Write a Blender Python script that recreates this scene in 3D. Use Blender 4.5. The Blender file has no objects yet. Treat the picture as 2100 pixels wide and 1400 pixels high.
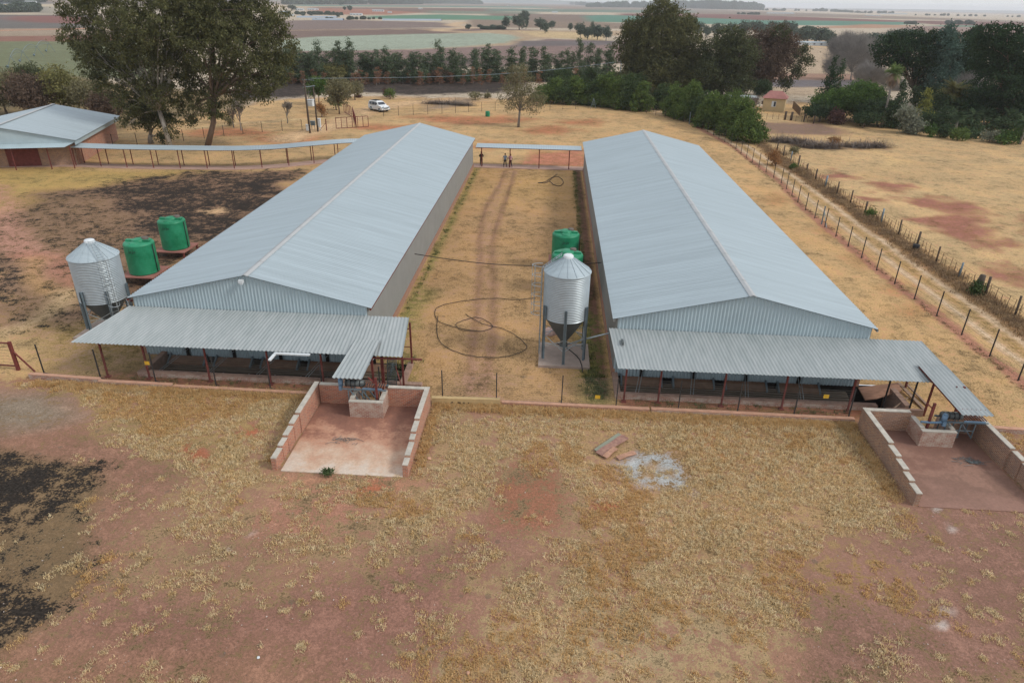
# farm seen from the air
import bpy, bmesh, math, random
import numpy as np
from mathutils import Vector, Matrix
R=math.radians
SC=bpy.context.scene
COL=SC.collection
rnd=random.Random(7)
# ---------------------------------------------------------------- camera geometry
F=1400.; H=20.; PITCH=0.461856; ROLL=0.0194974; YAW=0.0524180
_c,_s=math.cos(ROLL),math.sin(ROLL)
D0=np.array([0,math.cos(PITCH),-math.sin(PITCH)]); U0=np.array([0,math.sin(PITCH),math.cos(PITCH)]); R0=np.array([1.,0,0])
_cy,_sy=math.cos(YAW),math.sin(YAW)
def rot(p): return np.array([p[0]*_cy-p[1]*_sy,p[0]*_sy+p[1]*_cy,p[2]])
def ray(px,py):
    a=(px-1050)/F; b=(700-py)/F
    return rot(D0+R0*(a*_c-b*_s)+U0*(a*_s+b*_c))
def G(px,py,z=0.):          # site-plan position of a point seen at a given height above the ground
    r=ray(px,py); t=(z-H)/r[2]; return (r[0]*t,r[1]*t)
def PV(px,py,v):            # (u,z) of a point known to stand on the line y=v
    r=ray(px,py); t=v/r[1]; return (r[0]*t,H+r[2]*t)
def proj(u,v,z):
    d=np.array([u*_cy+v*_sy,-u*_sy+v*_cy,z-H]); zz=d@D0; x=(d@R0)/zz; y=(d@U0)/zz
    return 1050+F*(x*_c+y*_s),700-F*(-x*_s+y*_c)
def HT(px,py,pyt):          # ground point and height of an upright thing
    u,v=G(px,py); lo=0.; hi=60.
    for _ in range(30):
        m=(lo+hi)/2
        if proj(u,v,m)[1]<=pyt: hi=m
        else: lo=m
    return u,v,hi
cam=bpy.data.cameras.new('camera'); camo=bpy.data.objects.new('camera',cam); COL.objects.link(camo)
cam.sensor_width=36; cam.lens=24; cam.clip_start=.1; cam.clip_end=60000
Dv=rot(D0); Rv=rot(R0*_c+U0*_s); Uv=rot(-R0*_s+U0*_c)
M=Matrix(((Rv[0],Uv[0],-Dv[0],0),(Rv[1],Uv[1],-Dv[1],0),(Rv[2],Uv[2],-Dv[2],H),(0,0,0,1)))
camo.matrix_world=M; SC.camera=camo
# ---------------------------------------------------------------- colours and materials
K=.74
def lin(c):
    c=c/255.; return c/12.92 if c<=.04045 else ((c+.055)/1.055)**2.4
def C(r,g,b,k=None):
    k=K if k is None else k
    return (lin(r)*k,lin(g)*k,lin(b)*k,1.)
def mat(name,col,rough=.8,metal=0.,var=.12,scale=3.,col2=None,bump=0.,bscale=None,island=0.,stretch=None,detail=5,spec=.3,transl=0.,contrast=None):
    m=bpy.data.materials.new(name); m.use_nodes=True; nt=m.node_tree; N=nt.nodes; L=nt.links
    b=N['Principled BSDF']; b.inputs['Roughness'].default_value=rough; b.inputs['Metallic'].default_value=metal
    b.inputs['Specular IOR Level'].default_value=spec
    geo=N.new('ShaderNodeNewGeometry'); vec=geo.outputs['Position']
    if stretch:
        mp=N.new('ShaderNodeMapping'); mp.inputs['Scale'].default_value=stretch; L.new(vec,mp.inputs['Vector']); vec=mp.outputs['Vector']
    no=N.new('ShaderNodeTexNoise'); no.inputs['Scale'].default_value=scale; no.inputs['Detail'].default_value=detail; no.inputs['Roughness'].default_value=.65
    L.new(vec,no.inputs['Vector'])
    if col2 is None:
        c1=tuple(x*(1-var) for x in col[:3])+(1,); c2=tuple(min(1,x*(1+var)) for x in col[:3])+(1,)
    else: c1,c2=col,col2
    rp=N.new('ShaderNodeValToRGB'); lo,hi=contrast or (.35,.65)
    rp.color_ramp.elements[0].position=lo; rp.color_ramp.elements[1].position=hi
    rp.color_ramp.elements[0].color=c1; rp.color_ramp.elements[1].color=c2
    L.new(no.outputs['Fac'],rp.inputs['Fac']); out=rp.outputs['Color']
    if island:
        hs=N.new('ShaderNodeHueSaturation'); mr=N.new('ShaderNodeMapRange')
        mr.inputs['To Min'].default_value=1-island; mr.inputs['To Max'].default_value=1+island
        L.new(geo.outputs['Random Per Island'],mr.inputs['Value']); L.new(mr.outputs['Result'],hs.inputs['Value']); L.new(out,hs.inputs['Color']); out=hs.outputs['Color']
    L.new(out,b.inputs['Base Color'])
    if bump:
        n2=N.new('ShaderNodeTexNoise'); n2.inputs['Scale'].default_value=bscale or scale*4; n2.inputs['Detail'].default_value=4; L.new(vec,n2.inputs['Vector'])
        bp=N.new('ShaderNodeBump'); bp.inputs['Strength'].default_value=bump; bp.inputs['Distance'].default_value=.03
        L.new(n2.outputs['Fac'],bp.inputs['Height']); L.new(bp.outputs['Normal'],b.inputs['Normal'])
    if transl:
        tr=N.new('ShaderNodeBsdfTranslucent'); L.new(out,tr.inputs['Color']); mx=N.new('ShaderNodeMixShader'); mx.inputs['Fac'].default_value=transl
        L.new(b.outputs[0],mx.inputs[1]); L.new(tr.outputs[0],mx.inputs[2]); L.new(mx.outputs[0],N['Material Output'].inputs['Surface'])
    return m
def brickmat(name,c1,c2,mortar,dirt,dscale=1.2):
    m=bpy.data.materials.new(name); m.use_nodes=True; nt=m.node_tree; N=nt.nodes; L=nt.links
    b=N['Principled BSDF']; b.inputs['Roughness'].default_value=.9
    geo=N.new('ShaderNodeNewGeometry'); sp=N.new('ShaderNodeSeparateXYZ'); L.new(geo.outputs['Position'],sp.inputs[0])
    ad=N.new('ShaderNodeMath'); ad.operation='ADD'; L.new(sp.outputs['X'],ad.inputs[0]); L.new(sp.outputs['Y'],ad.inputs[1])
    cb=N.new('ShaderNodeCombineXYZ'); L.new(ad.outputs[0],cb.inputs['X']); L.new(sp.outputs['Z'],cb.inputs['Y'])
    br=N.new('ShaderNodeTexBrick'); br.inputs['Scale'].default_value=1; br.inputs['Brick Width'].default_value=.23; br.inputs['Row Height'].default_value=.085
    br.inputs['Mortar Size'].default_value=.012; br.inputs['Color1'].default_value=c1; br.inputs['Color2'].default_value=c2; br.inputs['Mortar'].default_value=mortar
    br.inputs['Bias'].default_value=-.1
    L.new(cb.outputs[0],br.inputs['Vector'])
    no=N.new('ShaderNodeTexNoise'); no.inputs['Scale'].default_value=dscale; no.inputs['Detail'].default_value=7; no.inputs['Roughness'].default_value=.7; L.new(geo.outputs['Position'],no.inputs['Vector'])
    rp=N.new('ShaderNodeValToRGB'); rp.color_ramp.elements[0].position=.42; rp.color_ramp.elements[1].position=.62; rp.color_ramp.elements[0].color=(0,0,0,1); rp.color_ramp.elements[1].color=(.75,.75,.75,1)
    L.new(no.outputs['Fac'],rp.inputs['Fac'])
    mx=N.new('ShaderNodeMixRGB'); L.new(rp.outputs['Color'],mx.inputs['Fac']); L.new(br.outputs['Color'],mx.inputs['Color1']); mx.inputs['Color2'].default_value=dirt
    L.new(mx.outputs['Color'],b.inputs['Base Color'])
    return m
# ---------------------------------------------------------------- object helpers
def tag(o,label=None,cat=None,group=None,kind=None):
    if label: o['label']=label
    if cat: o['category']=cat
    if group: o['group']=group
    if kind: o['kind']=kind
    return o
def empty(name,loc,label=None,cat=None,group=None):
    o=bpy.data.objects.new(name,None); COL.objects.link(o); o.location=loc; o.empty_display_size=.3
    o['_b']=list(loc); return tag(o,label,cat,group)
def base(par):
    if par is None: return np.zeros(3)
    b=np.zeros(3)
    while par is not None:
        b=b+np.array(par.location); par=par.parent
    return b
def link(name,me,m,par):
    for x in (m if isinstance(m,(list,tuple)) else [m]): me.materials.append(x)
    o=bpy.data.objects.new(name,me); COL.objects.link(o)
    if par is not None: o.parent=par
    return o
def npmesh(name,V,Q,m,par=None,smooth=False,local=False):
    V=np.asarray(V,dtype=np.float64); Q=np.asarray(Q,dtype=np.int32)
    if par is not None and not local: V=V-base(par)
    k=Q.shape[1]; me=bpy.data.meshes.new(name)
    me.vertices.add(len(V)); me.vertices.foreach_set('co',V.astype(np.float32).ravel())
    me.loops.add(Q.size); me.loops.foreach_set('vertex_index',Q.ravel())
    me.polygons.add(len(Q)); me.polygons.foreach_set('loop_start',np.arange(len(Q),dtype=np.int32)*k)
    me.polygons.foreach_set('use_smooth',np.full(len(Q),smooth))
    me.update(calc_edges=True); me.validate()
    return link(name,me,m,par)
class MB:
    def __init__(s): s.v=[]; s.f=[]; s.m=[]; s.cur=0; s.sm=[]
    def add(s,vs,fs,sm=False):
        n=len(s.v); s.v+= [tuple(map(float,p)) for p in vs]
        for f in fs: s.f.append([n+i for i in f]); s.m.append(s.cur); s.sm.append(sm)
        return s
    def box(s,x0,x1,y0,y1,z0,z1):
        return s.add([(x0,y0,z0),(x1,y0,z0),(x1,y1,z0),(x0,y1,z0),(x0,y0,z1),(x1,y0,z1),(x1,y1,z1),(x0,y1,z1)],
          [(0,3,2,1),(4,5,6,7),(0,1,5,4),(1,2,6,5),(2,3,7,6),(3,0,4,7)])
    def beam(s,p,q,w,h=None,up=(0,0,1)):
        h=h or w; p=Vector(p); q=Vector(q); d=(q-p).normalized(); up=Vector(up)
        if abs(d.dot(up))>.98: up=Vector((0,1,0)) if abs(d.y)<.9 else Vector((1,0,0))
        a=d.cross(up).normalized()*w/2; b=a.cross(d).normalized()*h/2
        vs=[p-a-b,p+a-b,p+a+b,p-a+b,q-a-b,q+a-b,q+a+b,q-a+b]
        return s.add(vs,[(0,3,2,1),(4,5,6,7),(0,1,5,4),(1,2,6,5),(2,3,7,6),(3,0,4,7)])
    def path(s,pts,r,n=6,r2=None,cap=True):
        pts=[Vector(p) for p in pts]; k=len(pts); rs=r if isinstance(r,(list,tuple)) else [r+((r2 if r2 is not None else r)-r)*i/max(1,k-1) for i in range(k)]
        vs=[]; fs=[]; pa=None
        for i,p in enumerate(pts):
            d=(pts[min(i+1,k-1)]-pts[max(i-1,0)])
            d=d.normalized() if d.length>1e-9 else Vector((0,0,1))
            if pa is None: a=d.cross(Vector((0,0,1))); a=a if a.length>.05 else d.cross(Vector((0,1,0)))
            else: a=pa-d*pa.dot(d)
            a=a.normalized() if a.length>1e-6 else Vector((1,0,0)); pa=a; b=d.cross(a)
            for j in range(n):
                t=2*math.pi*j/n; vs.append(p+(a*math.cos(t)+b*math.sin(t))*rs[i])
        for i in range(k-1):
            for j in range(n): fs.append((i*n+j,i*n+(j+1)%n,(i+1)*n+(j+1)%n,(i+1)*n+j))
        if cap: fs.append(tuple(reversed(range(n)))); fs.append(tuple((k-1)*n+j for j in range(n)))
        return s.add(vs,fs,n>=6)
    def lathe(s,c,prof,n=32,a0=0,a1=2*math.pi,sm=True):
        vs=[]; fs=[]; full=abs(a1-a0-2*math.pi)<1e-6; m=n if full else n+1
        for (r,z) in prof:
            for j in range(m):
                t=a0+(a1-a0)*j/n; vs.append((c[0]+r*math.cos(t),c[1]+r*math.sin(t),c[2]+z))
        for i in range(len(prof)-1):
            for j in range(n):
                k=(j+1)%m; fs.append((i*m+j,i*m+k,(i+1)*m+k,(i+1)*m+j))
        return s.add(vs,fs,sm)
    def quad(s,*p): return s.add(p,[tuple(range(len(p)))])
    def build(s,name,m,par=None,bevel=0):
        V=np.array(s.v)-base(par) if s.v else np.zeros((0,3))
        me=bpy.data.meshes.new(name); me.from_pydata(V.tolist(),[],s.f); me.update()
        me.polygons.foreach_set('material_index',s.m); me.polygons.foreach_set('use_smooth',s.sm); me.update()
        o=link(name,me,m,par)
        if bevel: b=o.modifiers.new('b','BEVEL'); b.width=bevel; b.segments=2; b.limit_method='ANGLE'
        return o
def copy_tree(o,parent=None,loc=None,sc=None,rz=None):
    c=o.copy(); COL.objects.link(c); c.parent=parent
    if loc is not None: c.location=loc
    if sc is not None: c.scale=sc
    if rz is not None: c.rotation_euler=(0,0,rz)
    for ch in o.children: copy_tree(ch,c)
    return c
# ---------------------------------------------------------------- value noise
def _hash(ix,iy,seed):
    n=(ix.astype(np.int64)*374761393+iy.astype(np.int64)*668265263+seed*1442695041)&0xffffffff
    n=((n^(n>>13))*1274126177)&0xffffffff
    return ((n^(n>>16))&0xffff)/65535.
def vnoise(x,y,seed=0):
    ix=np.floor(x); iy=np.floor(y); fx=x-ix; fy=y-iy; fx=fx*fx*(3-2*fx); fy=fy*fy*(3-2*fy)
    a=_hash(ix,iy,seed); b=_hash(ix+1,iy,seed); c=_hash(ix,iy+1,seed); d=_hash(ix+1,iy+1,seed)
    return (a*(1-fx)+b*fx)*(1-fy)+(c*(1-fx)+d*fx)*fy
def fbm(x,y,seed=0,o=4):
    s=0; a=.5; t=0
    for i in range(o): s=s+a*vnoise(x*2**i,y*2**i,seed+i*17); t+=a; a*=.55
    return s/t
SUN=1.5; SUN_EL=R(40); SUN_ROT=R(106); SKY=.088; EXPO=0.46; HAZE=.00013
# ---------------------------------------------------------------- ground
def axis(lo,hi,step,far,g):
    a=list(np.arange(lo,hi+1e-6,step)); s=step; x=hi; up=[]
    while x<far: s*=g; x+=s; up.append(x)
    return a,up
va,vu=axis(9.,112.,.33,13000.,1.022); vd=[-40.,-15.,0.,6.]
V1=np.array(vd+va+vu)
ua,uu=axis(-60.,60.,.33,16000.,1.035)
U1=np.array([-x for x in reversed(uu)]+ua+uu)
UU,VV=np.meshgrid(U1,V1); gx=UU.ravel(); gy=VV.ravel()
# region colours, masks
soil=np.zeros((len(gx),3)); grs=np.zeros((len(gx),3)); cov=np.zeros(len(gx)); brn=np.zeros(len(gx))
def P3(*c): return np.array(C(*c)[:3])
wx=(fbm(gx*.25,gy*.25,3)-.5); wy=(fbm(gx*.25+50,gy*.25,5)-.5)
dist=np.sqrt(gx**2+gy**2)
def pmask(poly,soft,wob=1.5,px=True):
    pts=np.array([G(*p) for p in poly]) if px else np.array(poly,dtype=float)
    marg=soft*2+wob*2
    sel=np.where((gx>pts[:,0].min()-marg)&(gx<pts[:,0].max()+marg)&(gy>pts[:,1].min()-marg)&(gy<pts[:,1].max()+marg))[0]
    x=gx[sel]+wx[sel]*wob*2; y=gy[sel]+wy[sel]*wob*2
    ins=np.zeros(len(sel),bool); dm=np.full(len(sel),1e9)
    n=len(pts)
    for i in range(n):
        x0,y0=pts[i]; x1,y1=pts[(i+1)%n]
        c=((y0>y)!=(y1>y)); 
        with np.errstate(divide='ignore',invalid='ignore'): xi=(x1-x0)*(y-y0)/((y1-y0) if y1!=y0 else 1e-9)+x0
        ins^= c&(x<xi)
        dx,dy=x1-x0,y1-y0; L=dx*dx+dy*dy+1e-12; t=np.clip(((x-x0)*dx+(y-y0)*dy)/L,0,1)
        dm=np.minimum(dm,np.hypot(x-x0-t*dx,y-y0-t*dy))
    sd=np.where(ins,dm,-dm); return sel,np.clip(sd/soft*.5+.5,0,1)
def lmask(line,w,soft,wob=.5,px=True):
    pts=np.array([G(*p) for p in line]) if px else np.array(line,dtype=float)
    marg=w+soft*2+wob*2
    sel=np.where((gx>pts[:,0].min()-marg)&(gx<pts[:,0].max()+marg)&(gy>pts[:,1].min()-marg)&(gy<pts[:,1].max()+marg))[0]
    x=gx[sel]+wx[sel]*wob*2; y=gy[sel]+wy[sel]*wob*2; dm=np.full(len(sel),1e9)
    for i in range(len(pts)-1):
        x0,y0=pts[i]; x1,y1=pts[i+1]; dx,dy=x1-x0,y1-y0; L=dx*dx+dy*dy+1e-12; t=np.clip(((x-x0)*dx+(y-y0)*dy)/L,0,1)
        dm=np.minimum(dm,np.hypot(x-x0-t*dx,y-y0-t*dy))
    return sel,np.clip((w/2-dm)/soft*.5+.5,0,1)
def put(mk,s=None,g=None,c=None,b=None,a=1.):
    sel,m=mk; m=m*a; mm=m[:,None]
    if s is not None: soil[sel]=soil[sel]*(1-mm)+P3(*s)*mm
    if g is not None: grs[sel]=grs[sel]*(1-mm)+P3(*g)*mm
    if c is not None: cov[sel]=cov[sel]*(1-m)+c*m
    if b is not None: brn[sel]=brn[sel]*(1-m)+b*m
def poly(p,soft=1.,wob=1.5,px=True,a=1.,**k): put(pmask(p,soft,wob,px),a=a,**k)
def line(p,w,soft=.3,wob=.5,px=True,a=1.,**k): put(lmask(p,w,soft,wob,px),a=a,**k)
ALL=np.arange(len(gx)); one=np.ones(len(gx))
put((ALL,one),s=(154,120,104),g=(192,158,112),c=.5)
# --- far country (everything beyond the yard)
put((ALL,np.clip((gy-150)/20,0,1)),s=(140,126,112),c=0)
n0=fbm(gx*.004,gy*.012,9); put((ALL,np.clip((n0-.5)*4,0,1)*np.clip((gy-300)/200,0,1)),s=(158,128,110),c=0)
def field(p,col,sf=1.): 
    d=np.mean([math.hypot(*G(*q)) for q in p]); poly(p,soft=max(1.5,d*.008*sf),wob=d*.004,s=col,c=0,b=0)
field([(-400,-30),(700,-8),(1000,3),(1500,17),(2100,30),(2600,40),(2600,52),(2100,46),(1500,31),(1280,27),(1050,14),(600,11),(-400,5)],(196,180,158))
field([(500,9),(620,10),(780,12),(880,16),(760,20),(640,17),(500,15)],(192,170,142))
field([(640,15),(1060,18),(1050,24),(900,27),(640,26)],(126,100,88)); field([(600,10),(1100,14),(1140,17),(600,13)],(105,135,120))
field([(1000,18),(1420,22),(1420,27),(1000,24)],(108,128,112)); field([(880,22),(1100,26),(1100,30),(880,28)],(125,130,112))
field([(1000,28),(1300,32),(1250,46),(1000,44)],(132,114,102))
field([(1270,28),(1500,30),(1700,37),(1860,43),(1860,46),(1700,44),(1540,43),(1270,36)],(126,84,78))
field([(1195,33),(1240,31),(1440,37),(1560,42),(1700,43),(1868,46),(1885,50),(1800,53),(1600,52),(1400,49),(1210,45)],(88,134,116))
field([(1840,42),(2400,50),(2400,64),(2100,56),(1900,50)],(122,86,80)); field([(1920,52),(2400,56),(2400,62),(2080,57),(1900,55)],(92,128,106))
field([(1860,53),(2400,66),(2400,100),(1800,72)],(150,126,116)); field([(1780,50),(1880,53),(1830,58),(1640,58)],(178,138,112))
field([(650,17),(760,19),(860,26),(800,31),(640,30)],(165,115,95))
field([(758,33),(900,30),(1060,34),(1052,42),(900,41),(800,40),(745,37)],(92,136,110))
field([(560,43),(700,41),(900,46),(960,56),(560,62)],(132,116,110)); field([(560,61),(960,58),(1100,62),(1000,70),(560,80)],(126,106,98))
line([(560,63),(760,61),(960,61)],4,3,1,s=(198,172,140),c=0)
line([(980,48),(950,46),(925,52),(965,58),(900,60),(905,64),(1000,66),(1060,70)],14,4,2,s=(205,176,142),c=0)
field([(960,40),(1300,48),(1300,60),(960,56)],(142,124,108))
field([(1000,62),(1290,64),(1300,72),(1100,80),(1060,92),(900,100),(560,112),(560,84),(900,70)],(182,158,130))
field([(1060,64),(1240,68),(1240,84),(1100,76)],(206,180,138))
field([(560,84),(640,76),(860,70),(1000,68),(1050,72),(1066,78),(1040,88),(950,96),(850,101),(560,108)],(160,170,152))
field([(560,106),(850,102),(1050,93),(1120,80),(1290,86),(1290,130),(560,150)],(138,116,110))
field([(700,124),(980,120),(980,132),(700,140)],(92,80,76)); field([(1060,84),(1270,84),(1270,92),(1060,96)],(112,104,104))
# left fields
field([(-300,-10),(90,3),(90,9),(-300,8)],(96,106,116)); field([(-300,8),(90,9),(85,14),(-300,16)],(205,186,146))
field([(-300,15),(60,13),(52,27),(-300,28)],(104,104,112)); field([(52,14),(110,14),(130,30),(52,27)],(150,144,130))
line([(-100,27),(55,27)],12,6,1,s=(215,190,150),c=0)
field([(-300,30),(200,31),(200,60),(-300,62)],(112,108,104)); field([(4,39),(30,33),(120,32),(200,38),(200,50),(60,46)],(136,92,86))
field([(-300,60),(170,58),(330,56),(330,76),(-300,78)],(164,146,126)); field([(-300,78),(60,74),(200,72),(330,74),(330,88),(-300,90)],(144,104,90))
line([(-60,64),(90,61),(200,58)],8,5,1,s=(200,140,110),c=0)
field([(-400,88),(60,85),(220,86),(330,90),(330,160),(-400,170)],(118,124,94))
# right middle distance
field([(1600,70),(1830,80),(1800,190),(1560,200),(1590,120)],(186,164,138)); field([(1600,90),(1700,92),(1700,98),(1600,96)],(206,178,142))
field([(1560,150),(1760,152),(1760,166),(1560,164)],(160,128,110)); field([(1500,163),(1780,165),(1780,180),(1500,178)],(116,110,112))
# --- yard and paddock behind the sheds
poly([(-300,230),(230,262),(420,232),(560,205),(690,198),(1030,203),(1090,195),(1260,205),(1560,220),(1640,210),(2500,280),(2500,1500),(-300,1500)],soft=2,wob=3,s=(184,144,108),g=(204,172,124),c=.84,b=0)
poly([(-400,150),(100,150),(300,180),(560,196),(420,235),(230,268),(-400,262)],soft=3,wob=3,s=(132,112,88),g=(150,132,92),c=.6)
for q in [(980,247,120,8),(820,262,90,6),(1130,268,60,7),(1150,325,75,16),(1190,250,60,5),(900,240,60,4),(1000,300,60,6),(590,285,80,6),(470,272,90,8)]:
    x,y,w,h=q; poly([(x-w,y),(x-w*.6,y-h),(x+w*.5,y-h),(x+w,y),(x+w*.4,y+h),(x-w*.5,y+h)],soft=2,wob=3,s=(186,118,86),g=(178,128,84),c=.35,a=.8)
poly([(1090,318),(1200,306),(1196,340),(1060,336)],soft=1,wob=1,s=(188,126,100),c=.16)
line([(590,285),(670,262),(740,232),(770,222),(830,212),(900,207),(1000,204)],5,1.2,1.5,s=(214,178,136),g=(214,180,138),c=.2)
line([(400,262),(520,250),(640,244),(740,236)],3,1,1.5,s=(206,176,130),c=.25)
poly([(868,208),(960,202),(980,208),(930,222),(880,228)],soft=2,wob=3,s=(150,130,112),c=.3)
poly([(560,166),(900,163),(1090,160),(1060,178),(1030,190),(820,196),(700,186),(600,200),(480,205),(480,190)],soft=2,wob=3,s=(78,68,62),c=.04,b=.42)
poly([(560,152),(1300,150),(1300,166),(560,170)],soft=3,wob=3,s=(118,84,68),c=.1)
# paddock to the right
poly([(1560,232),(1660,250),(1850,270),(2500,330),(2500,820),(2100,640),(1700,370),(1560,300)],soft=1.5,wob=1,s=(178,138,106),g=(206,176,130),c=.92)
for q in [[(1550,250),(1680,252),(1740,270),(1700,278),(1560,272)],]: poly(q,soft=2,wob=2,s=(138,112,98),c=.12)
poly([(1580,284),(1600,280),(1700,290),(1800,296),(1830,306),(1720,306),(1600,296)],soft=1.5,wob=2,s=(140,118,98),c=.35)
for q in [[(1675,358),(1720,350),(1755,362),(1740,370),(1700,366)],[(1780,372),(1860,374),(1880,384),(1800,392)],[(1850,402),(1900,400),(1990,420),(2000,435),(1940,428),(1880,418)],
    [(1880,440),(1960,430),(2010,455),(2030,475),(2000,490),(1930,470),(1870,460)],[(1985,485),(2040,495),(2050,520),(2010,510)],[(2030,488),(2100,488),(2110,500),(2040,498)],[(2080,448),(2140,446),(2140,480),(2090,470)],[(2010,556),(2100,548),(2100,590),(2040,575)],[(1765,405),(1830,408),(1830,420),(1770,416)],[(1900,250),(1990,268),(1960,276),(1880,262)]]:
    poly(q,soft=1.1,wob=3.5,s=(160,108,92),g=(180,130,94),c=.25,a=.95)
poly([(1800,305),(1830,325),(1850,330),(1820,345)],soft=2,wob=2,g=(224,190,136),s=(214,180,130),c=.9)
# lawn between and around the sheds
poly([(-10.4,32.6),(4.2,32.3),(4.2,91.5),(-10.4,91.5)],soft=.4,wob=.3,px=False,s=(172,136,104),g=(190,154,110),c=.90)
poly([(-10.4,75),(4.2,75),(4.2,91.5),(-10.4,91.5)],soft=5,wob=1,px=False,g=(200,162,108),c=.88)
poly([(19,33),(28.3,33),(28.3,134),(20,134)],soft=.5,wob=.5,px=False,s=(188,146,108),g=(204,170,122),c=.92)
for (x,y,w,h) in [(1880,640,60,20),(1850,590,40,15),(1760,530,30,20),(1700,470,30,20),(1590,410,30,14),(1980,820,40,20)]:
    poly([(x-w,y),(x,y-h),(x+w,y),(x,y+h)],soft=1.2,wob=1,s=(184,122,80),g=(184,140,92),c=.6,a=.6)
for L_ in [[(1036,350),(1024,380),(1000,420),(988,450),(984,500),(984,560),(978,640),(968,720),(962,800)],[(1056,350),(1046,385),(1030,430),(1016,470),(1008,520),(1012,600),(1010,700),(990,800)]]:
    line(L_,.32,.25,.15,s=(128,98,80),g=(140,104,78),c=.3)
line([(1046,350),(1020,400),(1000,460),(996,540),(996,640),(980,720),(975,800)],1.3,.9,.5,s=(172,134,110),g=(182,146,110),c=.5,a=.6)
poly([(930,790),(1010,720),(1030,800),(1000,826),(940,826)],soft=1,wob=1,s=(178,138,114),c=.5,a=.7)
line([(-9.9,92),(-9.9,36.5)],.5,.4,.25,px=False,g=(150,146,84),s=(150,120,90),c=.8)
line([(-8.9,48),(-9.4,40),(-8,34)],1.2,.8,.6,px=False,g=(142,140,78),c=.85,a=.7)
line([(3.55,92),(3.5,34)],.7,.12,.12,px=False,s=(124,92,76),g=(110,96,66),c=.25)
line([(3.05,92),(3.0,36)],.3,.2,.2,px=False,g=(96,96,52),s=(96,82,60),c=.7)
line([(2.9,44),(3.0,33.2)],1.6,.8,.5,px=False,g=(132,132,74),c=.85,a=.8)
# soil under the lean-tos
for a,b in ((-25.5,-7),(4.3,19)): poly([(a,32.5),(b,32.5),(b,34),(a,34)],soft=.3,wob=.3,px=False,s=(152,104,82),g=(160,124,86),c=.22)
# fence strip and farm track on the right
line([(28.9,34),(28.7,41),(28.7,48),(28.1,60),(28.2,77),(29.2,90),(28.5,112),(26,134)],1.0,.25,.3,px=False,s=(172,122,100),c=.05)
for o_,w_ in ((-.95,.55),(.95,.7)): line([(31.6+o_,30),(31.4+o_,43),(31.2+o_,60),(31.0+o_,80),(31.0+o_,95),(30+o_,115),(27.5+o_,136),(20+o_,152),(0,160)],w_,.25,.25,px=False,s=(212,186,154),g=(206,180,142),c=.10)
line([(31.6,30),(31.2,60),(31.0,95),(30,115),(27.5,136)],.8,.3,.3,px=False,g=(176,146,98),c=.8)
line([(33.6,30),(33.4,60),(33.2,85),(33,100),(33.5,118)],1.6,.6,.6,px=False,s=(140,108,80),g=(158,122,84),c=.75)
# left yard
poly([(-40,345),(420,350),(360,366),(250,382),(180,400),(120,440),(-40,450)],soft=1.5,wob=2,s=(180,146,92),g=(192,164,104),c=.78)
poly([(60,395),(200,382),(300,372),(420,362),(620,350),(560,430),(420,520),(300,620),(260,640),(120,660),(-60,680),(-60,480)],soft=2,wob=3,s=(140,112,90),g=(164,134,92),c=.42,b=.26)
poly([(180,402),(270,368),(400,358),(622,348),(560,400),(470,470),(400,505),(300,470),(240,440),(300,420),(250,404)],soft=3,wob=4,s=(126,100,80),b=.68,c=.3)
poly([(250,412),(450,390),(540,384),(470,450),(400,480),(300,440)],soft=3,wob=3,s=(126,100,80),b=.80,c=.3)
poly([(400,500),(330,560),(260,620),(250,590),(300,520)],soft=1.5,wob=2,b=.55,s=(120,92,72))
poly([(-60,500),(50,520),(60,580),(-60,620)],soft=2,wob=3,b=.6); poly([(100,640),(190,640),(190,668),(110,660)],soft=1,wob=1,b=.7)
poly([(60,440),(240,420),(220,520),(120,520)],soft=3,wob=3,b=.34)
poly([(405,430),(450,424),(460,434),(420,438)],soft=.6,wob=1,b=0,s=(206,170,130),c=.1)
line([(-10,385),(10,430),(25,470),(50,510),(90,545),(130,556)],2.3,.9,1.0,s=(190,142,122),c=.16,b=0,a=.75)
line([(-30,470),(30,500),(60,525)],1.5,.7,.8,s=(190,142,122),c=.16,b=0,a=.7)
line([(40,520),(120,530),(150,600)],1.6,.8,1,s=(176,122,98),c=.1,b=0,a=.6)
line([(60,530),(70,560),(90,600)],1.2,.8,1,s=(190,150,104),c=.5,b=0,a=.8)
line([(130,600),(90,640),(50,665),(-20,690)],1.6,.8,1,s=(200,170,130),g=(206,176,130),c=.4,b=0,a=.9)
poly([(90,665),(260,640),(330,690),(300,762),(110,765)],soft=1.5,wob=1,s=(160,132,104),g=(166,140,90),c=.62,b=0)
poly([(-60,770),(230,775),(560,800),(560,806),(-60,790)],soft=.5,wob=.5,s=(140,100,78),c=.25,b=0)
# front field
FY=32.35
fr=(gy<FY)&(gy>8)
n1=fbm(gx*.35,gy*.35,21); n2=fbm(gx*.12+9,gy*.12,22)
cov[fr]=.46+.34*(n1[fr]-.5); soil[fr]=P3(154,118,97); grs[fr]=P3(186,156,118); brn[fr]=0
poly([(200,830),(640,810),(600,900),(550,960),(470,1010),(380,960),(260,900),(160,860)],soft=1.5,wob=1.5,g=(182,154,107),c=.68)
poly([(-60,790),(130,800),(360,800),(640,800),(640,812),(400,830),(180,826),(-60,800)],soft=.8,wob=1,g=(187,159,108),c=.75)
poly([(900,850),(1290,860),(1300,1000),(1150,960),(1080,950),(1010,990),(1000,1060),(880,1080),(700,1090),(640,1010),(830,990)],soft=1,wob=1.2,g=(185,156,117),c=.70)
poly([(1180,850),(1780,870),(1880,1030),(1800,1100),(1640,1120),(1560,1200),(1400,1220),(1250,1130),(1180,1000)],soft=1.5,wob=1.2,g=(188,156,114),c=.74)
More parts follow.
